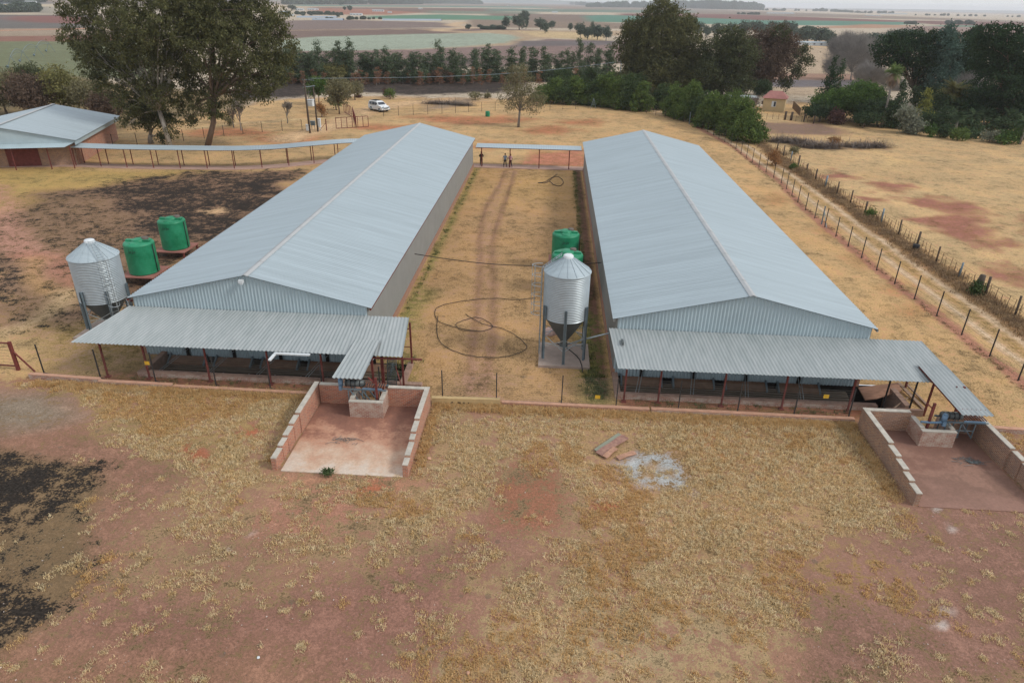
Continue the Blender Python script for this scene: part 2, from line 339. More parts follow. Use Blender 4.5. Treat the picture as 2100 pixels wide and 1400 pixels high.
poly([(1400,870),(1560,880),(1580,980),(1420,960)],soft=1.5,wob=1.5,g=(179,137,90),c=.85); poly([(1560,860),(1770,870),(1800,960),(1600,930)],soft=1.5,wob=1,g=(158,127,89),c=.85)
poly([(960,1200),(1100,1240),(1250,1170),(1450,1220),(1620,1180),(1680,1280),(1500,1420),(850,1420),(800,1340),(960,1330)],soft=1.2,wob=1.5,g=(191,166,127),c=.70)
B_=(156,118,98)
poly([(-80,795),(60,800),(190,850),(180,890),(330,960),(350,1000),(290,1060),(240,1130),(190,1200),(150,1290),(60,1340),(0,1400),(-80,1400)],soft=.8,wob=.8,s=B_,c=.10)
poly([(30,1370),(150,1290),(300,1230),(520,1230),(760,1160),(980,1050),(1120,1040),(1060,1120),(960,1160),(950,1290),(880,1330),(780,1420),(0,1430)],soft=1.2,wob=1.2,s=(150,112,96),c=.24)
poly([(240,1240),(560,1240),(800,1180),(930,1200),(920,1300),(700,1420),(100,1420)],soft=1,wob=1,s=(148,110,94),c=.15)
poly([(1000,970),(1060,945),(1130,960),(1150,1010),(1140,1070),(1080,1090),(1000,1080)],soft=.6,wob=.9,s=(160,112,88),c=.2)
poly([(500,1070),(640,1000),(760,990),(760,1080),(620,1100)],soft=1,wob=1,s=(172,126,104),c=.3)
poly([(560,965),(860,985),(850,1005),(600,1000)],soft=.5,wob=.4,s=(182,136,108),c=.22)
poly([(1890,1030),(2160,960),(2300,1420),(1640,1420),(1680,1300),(1640,1220),(1700,1160),(1820,1100)],soft=1,wob=1.2,s=(150,114,98),c=.15)
poly([(1620,1160),(1760,1120),(1880,1180),(1880,1260),(1700,1240)],soft=1,wob=1,g=(179,148,103),c=.5)
poly([(-80,1340),(500,1350),(700,1420),(-80,1420)],soft=1.5,wob=1,s=(158,120,96),c=.08); poly([(-80,800),(100,810),(180,850),(60,880),(-80,880)],soft=1,wob=1,s=(146,130,112),c=.1)
for (x,y) in ((400,920),(430,935),(1245,1040),(520,880),(780,1000)): poly([(x-25,y),(x,y-12),(x+28,y),(x,y+12)],soft=.5,wob=.7,s=(184,108,74),c=.12)
poly([(1262,945),(1305,922),(1345,918),(1398,938),(1416,985),(1420,1016),(1370,1014),(1322,1002),(1285,978)],soft=.5,wob=1.0,s=(180,182,180),c=.18)
poly([(1320,950),(1345,945),(1352,958),(1330,962)],soft=.2,wob=.5,s=(170,132,90),c=.5); poly([(1310,965),(1335,965),(1345,985),(1325,980)],soft=.2,wob=.4,s=(176,138,94),c=.5); poly([(1355,960),(1385,965),(1385,985),(1362,975)],soft=.2,wob=.4,s=(160,130,98),c=.5)
for (x,y,r) in ((1930,1050,9),(1965,1088,10),(1945,1255,14),(1930,1285,14),(462,1122,7),(520,1092,8),(1975,1090,5)): poly([(x-r,y),(x,y-r*.6),(x+r,y),(x,y+r*.6)],soft=.12,wob=.5,s=(214,208,200),c=.05,a=.75)
poly([(-80,905),(40,925),(110,945),(196,955),(204,1010),(180,1080),(190,1180),(130,1270),(40,1325),(-80,1380)],soft=.5,wob=.6,s=(126,104,78),g=(145,125,97),c=.34,b=.12)
poly([(-80,905),(40,925),(110,945),(196,955),(200,985),(150,1030),(110,1070),(60,1100),(-80,1100)],soft=.5,wob=.8,b=.62); poly([(-80,1170),(60,1195),(110,1230),(120,1255),(60,1300),(-80,1370)],soft=.5,wob=.7,b=.66)
poly([(-80,940),(30,960),(110,980),(100,1040),(-80,1070)],soft=.5,wob=.8,b=.80); poly([(-80,1230),(60,1240),(90,1260),(40,1300),(-80,1350)],soft=.4,wob=.5,b=.84)
# large tonal drift
for i,(sc,am) in enumerate(((.05,.10),(.3,.08))):
    q=1+am*2*(fbm(gx*sc,gy*sc,31+i)-.5); soil*=q[:,None]; grs*=q[:,None]
near=np.clip(1-(dist-60)/60,0,1)
gz=(fbm(gx*1.1,gy*1.1,41)-.5)*.05*near-.01
bumpy=np.clip(cov-.3,0,1)*(fbm(gx*2.2,gy*2.2,42)-.4)*.10*near*(gy<FY); gz=gz+np.maximum(0,bumpy)
nv,nu=UU.shape
idx=np.arange(nu*nv).reshape(nv,nu)
Q=np.stack([idx[:-1,:-1].ravel(),idx[:-1,1:].ravel(),idx[1:,1:].ravel(),idx[1:,:-1].ravel()],1)
qx=gx[Q].mean(1); qy=gy[Q].mean(1)
Q=Q[~(((qx>-23.45)&(qx<-8.05)|(qx>4.25)&(qx<20.45))&(qy>33.6)&(qy<36.3))]   # the two sunken litter pits
def groundmat():
    m=bpy.data.materials.new('ground'); m.use_nodes=True; nt=m.node_tree; N=nt.nodes; L=nt.links; b=N['Principled BSDF']
    b.inputs['Roughness'].default_value=.95; b.inputs['Specular IOR Level'].default_value=.1
    geo=N.new('ShaderNodeNewGeometry'); A=N.new('ShaderNodeAttribute'); A.attribute_name='soil'; B=N.new('ShaderNodeAttribute'); B.attribute_name='grs'
    def noise(s,d=6,r=.65,vec=None):
        n=N.new('ShaderNodeTexNoise'); n.inputs['Scale'].default_value=s; n.inputs['Detail'].default_value=d; n.inputs['Roughness'].default_value=r; L.new(vec or geo.outputs['Position'],n.inputs['Vector']); return n.outputs['Fac']
    def math_(op,a,b_=None,c=None,cl=False):
        n=N.new('ShaderNodeMath'); n.operation=op; n.use_clamp=cl
        for i,x in enumerate((a,b_,c)):
            if x is None: continue
            if isinstance(x,(int,float)): n.inputs[i].default_value=x
            else: L.new(x,n.inputs[i])
        return n.outputs[0]
    def mix(f,a,b_,t='MIX'):
        n=N.new('ShaderNodeMixRGB'); n.blend_type=t
        for i,x in zip(('Fac','Color1','Color2'),(f,a,b_)):
            if isinstance(x,(int,float)): n.inputs[i].default_value=x
            elif isinstance(x,tuple): n.inputs[i].default_value=x
            else: L.new(x,n.inputs[i])
        return n.outputs[0]
    def sc(col,f): # multiply by scalar socket
        n=N.new('ShaderNodeVectorMath'); n.operation='SCALE'; L.new(col,n.inputs[0]); L.new(f,n.inputs['Scale']); return n.outputs[0]
    n25=noise(26,3,.6); n9=noise(9,3,.6); n2=noise(2.3,3,.55); n8=noise(.75,4,.55); nl=noise(.22,4,.55); nq=noise(.09,3,.5)
    def dev(*pairs):
        o=None
        for n,k in pairs:
            d=math_('MULTIPLY',math_('SUBTRACT',n,.5),k); o=d if o is None else math_('ADD',o,d)
        return o
    def thr(maskv,d,k): return math_('ADD',math_('MULTIPLY',math_('SUBTRACT',math_('SUBTRACT',maskv,.5),d),k),.5,cl=True)
    fg=thr(A.outputs['Alpha'],dev((n9,2.2),(n2,2.6),(n8,2.2),(n25,1.6),(nl,.8)),4.0)
    soilc=sc(A.outputs['Color'],math_('MAXIMUM',math_('ADD',dev((n25,1.7),(n9,1.4),(n2,1.0),(n8,.9),(nl,.7)),1.0),.3))
    gc=sc(B.outputs['Color'],math_('MAXIMUM',math_('ADD',dev((n25,2.2),(n9,2.0),(n2,1.3),(n8,1.3),(nl,1.2),(nq,.6)),1.0),.3))
    hue=mix(math_('MULTIPLY',math_('SUBTRACT',nl,.42,cl=True),2.4,cl=True),gc,(1.0,.90,.78,1),'MULTIPLY')
    hue=mix(math_('MULTIPLY',math_('SUBTRACT',.47,n8,cl=True),3.2,cl=True),hue,(.80,.80,.84,1),'MULTIPLY')
    c1=mix(fg,soilc,hue)
    def dots(scale,rad,amt,col,gate):
        nonlocal c1
        v=N.new('ShaderNodeTexVoronoi'); v.inputs['Scale'].default_value=scale; v.inputs['Randomness'].default_value=1; L.new(geo.outputs['Position'],v.inputs['Vector'])
        c1=mix(math_('MULTIPLY',math_('MULTIPLY',math_('LESS_THAN',v.outputs['Distance'],rad),gate),amt),c1,col)
    dots(5.5,.09,.45,(.50,.44,.38,1),math_('GREATER_THAN',n2,.52))
    dots(3.1,.085,.6,(.10,.075,.06,1),math_('GREATER_THAN',n8,.5))
    dots(.8,.10,.5,(.13,.10,.07,1),math_('GREATER_THAN',nl,.47))
    fb=thr(B.outputs['Alpha'],dev((n25,1.2),(n9,1.8),(n2,2.0),(n8,2.2),(nl,1.2)),2.8)
    fb=math_('MULTIPLY',fb,math_('GREATER_THAN',B.outputs['Alpha'],.02))
    bc=mix(math_('MULTIPLY',math_('SUBTRACT',n9,.4,cl=True),2.,cl=True),(.014,.012,.011,1),(.060,.050,.042,1))
    c2=mix(math_('MULTIPLY',fb,.96),c1,bc)
    L.new(c2,b.inputs['Base Color'])
    nf=n9; ng=n25
    bp=N.new('ShaderNodeBump'); bp.inputs['Strength'].default_value=.5; bp.inputs['Distance'].default_value=.05
    L.new(math_('ADD',nf,math_('MULTIPLY',ng,.5)),bp.inputs['Height']); L.new(bp.outputs['Normal'],b.inputs['Normal'])
    return m
g=npmesh('ground',np.stack([gx,gy,gz],1),Q,groundmat(),smooth=True)
for nm,rgb,al in (('soil',soil,cov),('grs',grs,brn)):
    at=g.data.attributes.new(nm,'FLOAT_COLOR','POINT'); at.data.foreach_set('color',np.concatenate([rgb,al[:,None]],1).astype(np.float32).ravel())
tag(g,kind='structure')
def ginterp(arr,x,y):
    i=np.clip(np.searchsorted(V1,y)-1,0,nv-2); j=np.clip(np.searchsorted(U1,x)-1,0,nu-2); return arr.reshape(nv,nu)[i,j]
# ---------------------------------------------------------------- grass tufts (stuff)
def blades(px_,py_,n,h,w,spread,rng,mat_,name,label,lean=.6):
    N_=len(px_); T=N_*n
    x=np.repeat(px_,n)+rng.normal(0,1,T)*np.repeat(spread,n); y=np.repeat(py_,n)+rng.normal(0,1,T)*np.repeat(spread,n)
    hh=np.repeat(h,n)*rng.uniform(.5,1.15,T); an=rng.uniform(0,2*np.pi,T); le=rng.uniform(.15,1.,T)*lean*2
    dx=np.cos(an); dy=np.sin(an); wx_=-dy*w*rng.uniform(.6,1.4,T); wy_=dx*w*rng.uniform(.6,1.4,T); z0=-.02
    b0=np.stack([x-wx_,y-wy_,np.full(T,z0)],1); b1=np.stack([x+wx_,y+wy_,np.full(T,z0)],1)
    mx=x+dx*hh*le*.35; my=y+dy*hh*le*.35; mz=hh*.65
    m0=np.stack([mx-wx_*.8,my-wy_*.8,mz],1); m1=np.stack([mx+wx_*.8,my+wy_*.8,mz],1)
    tx=x+dx*hh*le; ty=y+dy*hh*le; tz=hh*np.clip(1.05-le*.45,.25,1)
    t=np.stack([tx-wx_*.15,ty-wy_*.15,tz],1); t2=np.stack([tx+wx_*.15,ty+wy_*.15,tz],1)
    V=np.stack([b0,b1,m1,m0,t2,t],1).reshape(-1,3); k=np.arange(T)[:,None]*6
    Q_=np.concatenate([k+np.array([[0,1,2,3]]),k+np.array([[3,2,4,5]])],0)
    return tag(npmesh(name,V,Q_,mat_),label,'grass',kind='stuff')
rng=np.random.default_rng(11)
M_straw=mat('dry_straw',C(238,206,150),.8,var=.3,scale=2.2,col2=C(255,238,198),island=.45,transl=.45)
M_gold=mat('golden_grass',C(226,184,122),.8,col2=C(248,216,162),scale=2,island=.3,transl=.45)
nt_=100000; x=rng.uniform(-30,27,nt_); y=16+(32.2-16)*rng.uniform(0,1,nt_)**.9; y=np.where(rng.uniform(0,1,nt_)<.25,rng.uniform(11,16,nt_),y)
cv=ginterp(cov,x,y); nz=.55*fbm(x*1.3,y*1.3,61,4)+.45*fbm(x*.5,y*.5,62,3); nz=(nz-.5)*2.2+.5
bb=ginterp(brn,x,y)
def inb(x,y): return ((x>-12.7)&(x<-5.9)&(y>25.4)&(y<32.4))|((x>16.7)&(x<23.3)&(y>25.2)&(y<32.4))
def inplank(x,y): return (x>2.3)&(x<5.0)&(y>27.2)&(y<30.2)
ok=(cv>nz*.95)&(bb<.5)&~inb(x,y)&~inplank(x,y); x,y,cvk=x[ok],y[ok],cv[ok]
gold=fbm(x*.3,y*.3,77)>.58
for sel,mm,nm,lb in ((~gold,M_straw,'dry_grass','pale dry tufted grass over the red soil of the front field'),(gold,M_gold,'golden_grass','golden brown dry tufts scattered among the paler grass in front')):
    xs,ys=x[sel],y[sel]; blades(xs,ys,8,rng.uniform(.05,.15,len(xs))*(.7+.6*cvk[sel]),.010,rng.uniform(.03,.08,len(xs)),rng,mm,nm,lb)
nn=520; cx=rng.uniform(-20,25,nn); cy_=rng.uniform(12,32,nn); okc=(ginterp(cov,cx,cy_)<.4)&~inb(cx,cy_)&~inplank(cx,cy_)&(ginterp(brn,cx,cy_)<.2); cx=cx[okc]; cy_=cy_[okc]; nn=len(cx)
k_=np.repeat(np.arange(nn),7); sp_=rng.uniform(.04,.22,nn); bx=cx[k_]+rng.normal(size=len(k_))*sp_[k_]; by=cy_[k_]+rng.normal(size=len(k_))*sp_[k_]*.8
blades(bx,by,24,rng.uniform(.04,.10,len(bx)),.008,np.full(len(bx),.06),rng,M_straw,'isolated_tufts','small isolated straw tufts dotted over the bare red soil in front')
print('tufts',len(x))
# taller fringe along the kerbs and fences
xs=np.concatenate([rng.uniform(-29,-13,900),rng.uniform(-5.8,16.8,1600),rng.uniform(-13.0,-12.6,160),rng.uniform(-5.9,-5.5,160),rng.uniform(16.1,16.6,200)])
ys=np.concatenate([rng.normal(32.1,.2,900),rng.normal(31.75,.25,1600),rng.uniform(26,32,160),rng.uniform(26,32,160),rng.uniform(25.5,32,200)])
blades(xs,ys,14,rng.uniform(.12,.28,len(xs)),.009,np.full(len(xs),.09),rng,M_gold,'fringe_grass','taller uncut dry grass along the foot of the low brick kerb')
M_weed=mat('green_weed',C(92,104,62),.8,col2=C(130,134,84),scale=2,island=.3,transl=.3)
xs=np.concatenate([rng.uniform(-24,-13,40),rng.uniform(5,17,60),rng.normal(-8.9,.5,70),rng.normal(3.0,.35,120),rng.normal(-9.9,.15,120),rng.normal(3.0,.12,200)])
ys=np.concatenate([rng.uniform(33,33.7,40),rng.uniform(32.8,33.7,60),rng.uniform(33.4,37.5,70),rng.uniform(33.2,37,120),rng.uniform(37,92,120),rng.uniform(37,92,200)])
blades(xs,ys,14,rng.uniform(.08,.2,len(xs)),.012,np.full(len(xs),.10),rng,M_weed,'green_grass','patches of green grass at the wall feet and under the lean-tos')
xs=np.concatenate([rng.normal(33.7,.55,3200),rng.uniform(28.2,28.7,250)]); ys=np.concatenate([rng.uniform(34,118,3200),rng.uniform(34,120,250)])
M_bb=mat('brown_brush',C(150,124,98),.9,col2=C(190,160,120),scale=.7,island=.3,transl=.2)
hh=np.concatenate([rng.uniform(.2,.75,3200)*np.clip((fbm(xs[:3200]*.4,ys[:3200]*.22,5)-.38)*3.0,.4,1.1),rng.uniform(.06,.12,250)])
blades(xs,ys,12,hh,.02,np.concatenate([np.full(3200,.2),np.full(250,.08)]),rng,M_bb,'verge_brush','dense brown dry weeds along the old stick fence beside the track',lean=.45)

# loose gravel and litter specks (stuff)
ng_=1500; x=rng.uniform(-20,27,ng_); y=rng.uniform(12,32,ng_); o_=(ginterp(cov,x,y)<.5)&~inb(x,y)&((fbm(x*.4,y*.4,91)>.5)|(rng.uniform(0,1,ng_)<.2)); x=x[o_]; y=y[o_]; n_=len(x)
oc=np.array([[1,0,0],[0,1,0],[-1,0,0],[0,-1,0],[0,0,.8],[0,0,-.3]],float); of_=np.array([[0,1,4],[1,2,4],[2,3,4],[3,0,4]])
sz_=rng.uniform(.010,.032,n_)**1.0; V=(oc[None]*rng.uniform(.6,1.4,(n_,6,1))*sz_[:,None,None]+np.stack([x,y,np.full(n_,.01)],1)[:,None]).reshape(-1,3)
tag(npmesh('gravel',V,(np.arange(n_)[:,None,None]*6+of_[None]).reshape(-1,3),mat('gravel_stone',C(170,150,136),.9,col2=C(226,216,206),scale=6,island=.5)),'scattered pale gravel and chips on the bare soil in front','gravel',kind='stuff')
# ---------------------------------------------------------------- materials for built things
M_roof=mat('galvanised_roof',C(182,196,202),.48,metal=.15,var=.09,scale=2.2,stretch=(.06,1.5,.06),spec=.5)
M_roofold=mat('old_corrugated_roof',C(168,176,176),.5,metal=.15,var=.10,scale=1.1,col2=C(184,190,190),spec=.5,stretch=(2.5,.6,1))
M_gable=mat('galvanised_wall',C(184,202,208),.55,metal=.05,var=.06,scale=.6,spec=.4)
M_ridge=mat('ridge_cap',C(192,194,194),.5,metal=.1,var=.05,spec=.4)
M_greysheet=mat('grey_sheet_wall',C(150,152,150),.6,var=.06,scale=.8)  # plain grey for the side walls and the right shed's eave beams
M_red=mat('red_oxide_steel',C(122,62,56),.7,var=.25,scale=2.5)
M_plinth=brickmat('plinth_brick',C(176,120,94),C(160,104,80),C(178,160,140),C(170,130,104))
M_brickA=brickmat('red_brick',C(206,122,86),C(150,80,62),C(196,176,158),C(190,152,128))
M_brickB=brickmat('weathered_brick',C(186,132,98),C(136,92,78),C(196,182,160),C(150,124,110))
M_brickW=brickmat('pale_washed_brick',C(176,120,100),C(160,108,92),C(198,184,168),C(206,192,176),2.5)
M_cope=mat('mortar_coping',C(186,180,168),.9,var=.14,scale=3,col2=C(214,206,192),bump=.5,bscale=20)
M_pink=mat('pink_kerb_top',C(206,160,134),.9,var=.14,scale=3,bump=.5)
M_pinkd=mat('worn_mortar',C(168,138,122),.9,var=.2,scale=3,bump=.5)
M_cream=mat('cream_plaster',C(206,178,130),.9,var=.1,scale=2)
M_conc=mat('concrete',C(176,158,146),.9,var=.12,scale=1.5,bump=.3)
M_path=mat('path_concrete',C(196,162,146),.9,var=.12,scale=.7)
M_wood=mat('weathered_timber',C(122,108,94),.9,var=.25,scale=2,stretch=(.4,3,6))
M_board=mat('brown_belt_board',C(138,108,88),.85,var=.18,scale=2)
M_dark=mat('recess_dark',C(40,36,34),.95,var=.4,scale=4)  # near-black colour holds the shade inside pits, slots and drain holes
M_galv=mat('galvanised_steel',C(188,198,202),.42,metal=.5,var=.08,scale=2,spec=.5)
M_leg=mat('dull_galvanised_leg',C(128,144,152),.5,metal=.35,var=.1,scale=3)
M_hop=mat('grey_hopper_steel',C(106,112,112),.5,metal=.3,var=.08,scale=1)
M_white=mat('white_plastic',C(232,238,240),.5,var=.04)
M_green=mat('green_plastic',C(16,128,86),.5,var=.08,scale=1.1,col2=C(48,156,114),spec=.4)
M_greend=mat('green_plastic_seam',C(16,92,66),.6)
M_black=mat('black_rubber',C(48,48,50),.7,var=.2)
M_post=mat('dark_steel_post',C(58,56,56),.7,var=.2)
M_wire=mat('fence_wire',C(110,106,100),.6,metal=.4)
M_blue=mat('blue_motor_paint',C(120,150,176),.5,var=.12,scale=5)
M_yel=mat('yellow_plastic',C(226,180,60),.5)
M_pole=mat('weathered_pole',C(96,84,74),.9,var=.2,scale=4)
M_glass=mat('dark_window',C(60,66,78),.15,spec=.6)
# ---------------------------------------------------------------- corrugated sheet helper
def corr(p00,p10,p11,p01,pitch,amp,n_per=4,thick=.004,trap=False):
    """sheet between four corners; waves run from edge p00-p01 to p10-p11, ribs lie along p00->p01"""
    p00,p10,p11,p01=[np.array(p,float) for p in (p00,p10,p11,p01)]
    W=np.linalg.norm(p10-p00); n=max(2,int(W/pitch))*n_per; t=np.linspace(0,1,n+1)[:,None]
    nr=np.cross(p10-p00,p01-p00); nr/=np.linalg.norm(nr)
    if nr[2]<-.2: nr=-nr
    ph=np.arange(n+1)/n_per*2*np.pi; w=np.cos(ph)
    if trap: w=np.clip(w*1.8,-1,1)
    off=(w*amp)[:,None]*nr
    a=p00+(p10-p00)*t+off; b=p01+(p11-p01)*t+off
    V=np.concatenate([a,b]); k=np.arange(n)[:,None]
    Q_=k+np.array([[0,1,n+2,n+1]])
    V2=V-nr*.012; 
    return np.concatenate([V,V2]),np.concatenate([Q_,Q_[:,::-1]+2*(n+1)])
def sheet(name,m,par,*quads,pitch=.15,amp=.02,trap=False,smooth=True):
    Vs=[];Qs=[];o=0
    for q in quads:
        v,f=corr(*q,pitch,amp,trap=trap); Vs.append(v); Qs.append(f+o); o+=len(v)
    return npmesh(name,np.concatenate(Vs),np.concatenate(Qs),m,par,smooth=smooth)
# ---------------------------------------------------------------- the two long sheds
def shed(u0,u1,uc,v0,v1,ze,zr,label,name='chicken_shed',light=False,wu=.32):
    t=empty(name,(uc,v0+.3,0),label,'shed','long galvanised sheds')
    sheet('roof_sheet',M_roof,t,((uc,v0,zr),(uc,v1,zr),(u0,v1,ze),(u0,v0,ze)),pitch=.25,amp=.034)
    sheet('roof_sheet',M_roof,t,((uc,v0,zr+.004),(uc,v1,zr+.004),(u1,v1,ze),(u1,v0,ze)),pitch=.25,amp=.034)
    m=MB(); s1=(zr-ze)/(uc-u0); s2=(zr-ze)/(u1-uc); w=.19
    for a,b in ((v0-.04,v1+.04),):
        m.add([(uc-w,a,zr-w*s1+.035),(uc,a,zr+.06),(uc+w,a,zr-w*s2+.035),(uc-w,b,zr-w*s1+.035),(uc,b,zr+.06),(uc+w,b,zr-w*s2+.035)],[(0,3,4,1),(1,4,5,2)])
    for k in range(int((v1-v0)/2.4)):
        v=v0+k*2.4; m.add([(uc-w-.01,v,zr-w*s1+.045),(uc,v,zr+.072),(uc+w+.01,v,zr-w*s2+.045),(uc-w-.01,v+.06,zr-w*s1+.045),(uc,v+.06,zr+.072),(uc+w+.01,v+.06,zr-w*s2+.045)],[(0,3,4,1),(1,4,5,2)])
    m.build('ridge_cap',M_ridge,t)
    a,b=u0+wu,u1-wu; g0=v0+.18; g1=v1-.18
    # corrugated gable with vertical ribs, following the roof slope
    for gv,nm in ((g0,'gable_wall'),(g1,'gable_wall')):
        n=int((b-a)/.2)*4; x=np.linspace(a,b,n+1); zt=np.where(x<uc,zr-(uc-x)*s1,zr-(x-uc)*s2)-.03; yy=gv+np.clip(np.cos(np.arange(n+1)/4*2*np.pi)*1.8,-1,1)*.03
        zb=np.full(n+1,-.04); V=np.concatenate([np.stack([x,yy,zt],1),np.stack([x,yy,zb],1),np.stack([x,yy+.03,zt],1),np.stack([x,yy+.03,zb],1)])
        k=np.arange(n)[:,None]; Qf=k+np.array([[0,1,n+2,n+1]]); npmesh(nm,V,np.concatenate([Qf,Qf[:,::-1]+2*(n+1)]),M_gable,t)
    for x_ in (a,b):
        m=MB(); m.box(x_-.03,x_+.03,g0+.03,g1-.03,.45,ze-.02)
        m.build('side_wall',M_greysheet,t)
        m=MB(); m.box(x_-.12,x_+.12,g0-.02,g1+.02,-.1,.45); m.build('plinth_wall',M_plinth,t)
    # low back wall under the gable sheets, end-wall base
    m=MB(); m.box(a+.15,b-.15,g1-.25,g1-.05,0,1.2); m.build('base_wall',M_plinth,t)
    # gutters / fascia beam under the eaves
    m=MB(); m.box(u0+.02,u0+.10,v0+.02,v1-.02,ze-.13,ze-.03); m.box(u1-.10,u1-.02,v0+.02,v1-.02,ze-.13,ze-.03); m.build('eave_beam',M_red if light else M_greysheet,t)
    if light:
        fl=MB(); fl.box(uc-.36,uc-.10,g0-.34,g0-.12,zr-.42,zr-.24); fl.beam((uc-.23,g0-.12,zr-.3),(uc-.23,g0,zr-.22),.05); fl.box(uc-.31,uc-.15,g0-.30,g0-.18,zr-.52,zr-.42)
        fl.build('flood_light',M_white,t)
    return t
shedA=shed(-25.0,-10.2,-17.5,36.1,92.0,3.75,5.5,'long galvanised shed on the left with a small white light at its gable top',light=True)
shedB=shed(3.9,18.86,11.55,36.0,91.4,3.75,5.5,'long galvanised shed on the right beside the fenced dirt track')
# red pipe rail along the left shed's eave carrying the tank feed
m=MB(); m.path([(-25.35,37,3.2),(-25.35,58,3.2)],.05); m.path([(-25.55,37.4,3.0),(-25.55,58,3.0)],.035)
for v in (38,42,46,50,54,58): m.beam((-25.35,v,0),(-25.35,v,3.2),.07); m.beam((-25.35,v,3.15),(-24.7,v,3.15),.05)
tag(m.build('pipe_rail',M_red),'dark red pipe rail running along the left eave of the left shed','pipe')
# ---------------------------------------------------------------- lean-to roofs with egg and litter belts
def leanto(h0,h1,zh,vh,l0,l1,zl,vl,posts,label,extra=None):
    t=empty('lean_to',((l0+l1)/2,vl,0),label,'lean-to','lean-to roofs in front of the sheds')
    sheet('roof_sheet',M_roofold,t,((h0,vh,zh),(h1,vh,zh),(l1,vl,zl),(l0,vl,zl)),pitch=.2,amp=.029)
    sl=(zh-zl)/(vh-vl)
    for v in (vl+.25,(vl+vh)/2,vh-.25):
        f=(v-vl)/(vh-vl); a=l0+(h0-l0)*f; b=l1+(h1-l1)*f; m=MB(); m.beam((a+.1,v,zl+(v-vl)*sl-.09),(b-.1,v,zl+(v-vl)*sl-.09),.06,.10); m.build('purlin',M_red,t)
    for u in posts:
        m=MB(); m.beam((u,vl+.42,-.05),(u,vl+.42,zl+.05),.09); m.box(u-.13,u+.13,vl+.29,vl+.55,-.02,.05); m.build('post',M_red,t)
        m=MB(); m.beam((u,vl+.42,zl-.05),(u,vh-.1,zh-.2),.06,.10); m.build('rafter',M_red,t)
    return t
LA=leanto(-24.95,-8.0,3.22,36.25,-26.6,-7.75,2.38,32.85,[-25.3,-22.8,-19.2,-15.6,-12.5],'pale corrugated lean-to roof before the left shed, bent white gutter at its edge')
LB=leanto(3.72,21.4,3.12,36.15,4.05,22.15,2.32,32.75,[4.6,6.5,10.0,13.3,16.9],'ribbed grey lean-to roof in front of the right shed, reaching past its right corner')
for (u,v,z) in ((-7.95,36.1,2.95),(-7.85,33.2,2.3)):
    m=MB(); m.beam((u,v,-.05),(u,v,z),.10); m.build('post',M_red,LA)
for a_,b_,w_ in (((-10.3,32.9,2.22),(-6.7,33.0,2.2),.08),((-9.6,36.0,2.6),(-7.9,36.0,2.6),.05),((-9.6,36.0,1.4),(-7.9,36.0,1.4),.04)):
    m=MB(); m.beam(a_,b_,w_); m.build('rail',M_red,LA)
m=MB(); m.box(-14.9,-12.9,32.66,32.82,2.28,2.36); m.beam((-14.85,32.75,2.3),(-15.0,32.2,2.15),.16,.08); m.build('gutter',M_white,LA)
m=MB(); m.beam((21.2,35.9,-.05),(21.2,35.9,3.0),.09); m.build('post',M_red,LB)
m=MB(); m.beam((21.0,33.15,-.05),(21.0,33.15,2.2),.09); m.build('post',M_red,LB)
m=MB(); m.add([(4.35,35.1,2.93),(4.45,35.15,2.95),(4.5,34.6,2.84),(4.4,34.55,2.82)],[(0,1,2,3)]); m.box(4.36,4.48,34.6,35.1,2.85,2.97); m.build('rust_scrap',M_hop,LB)
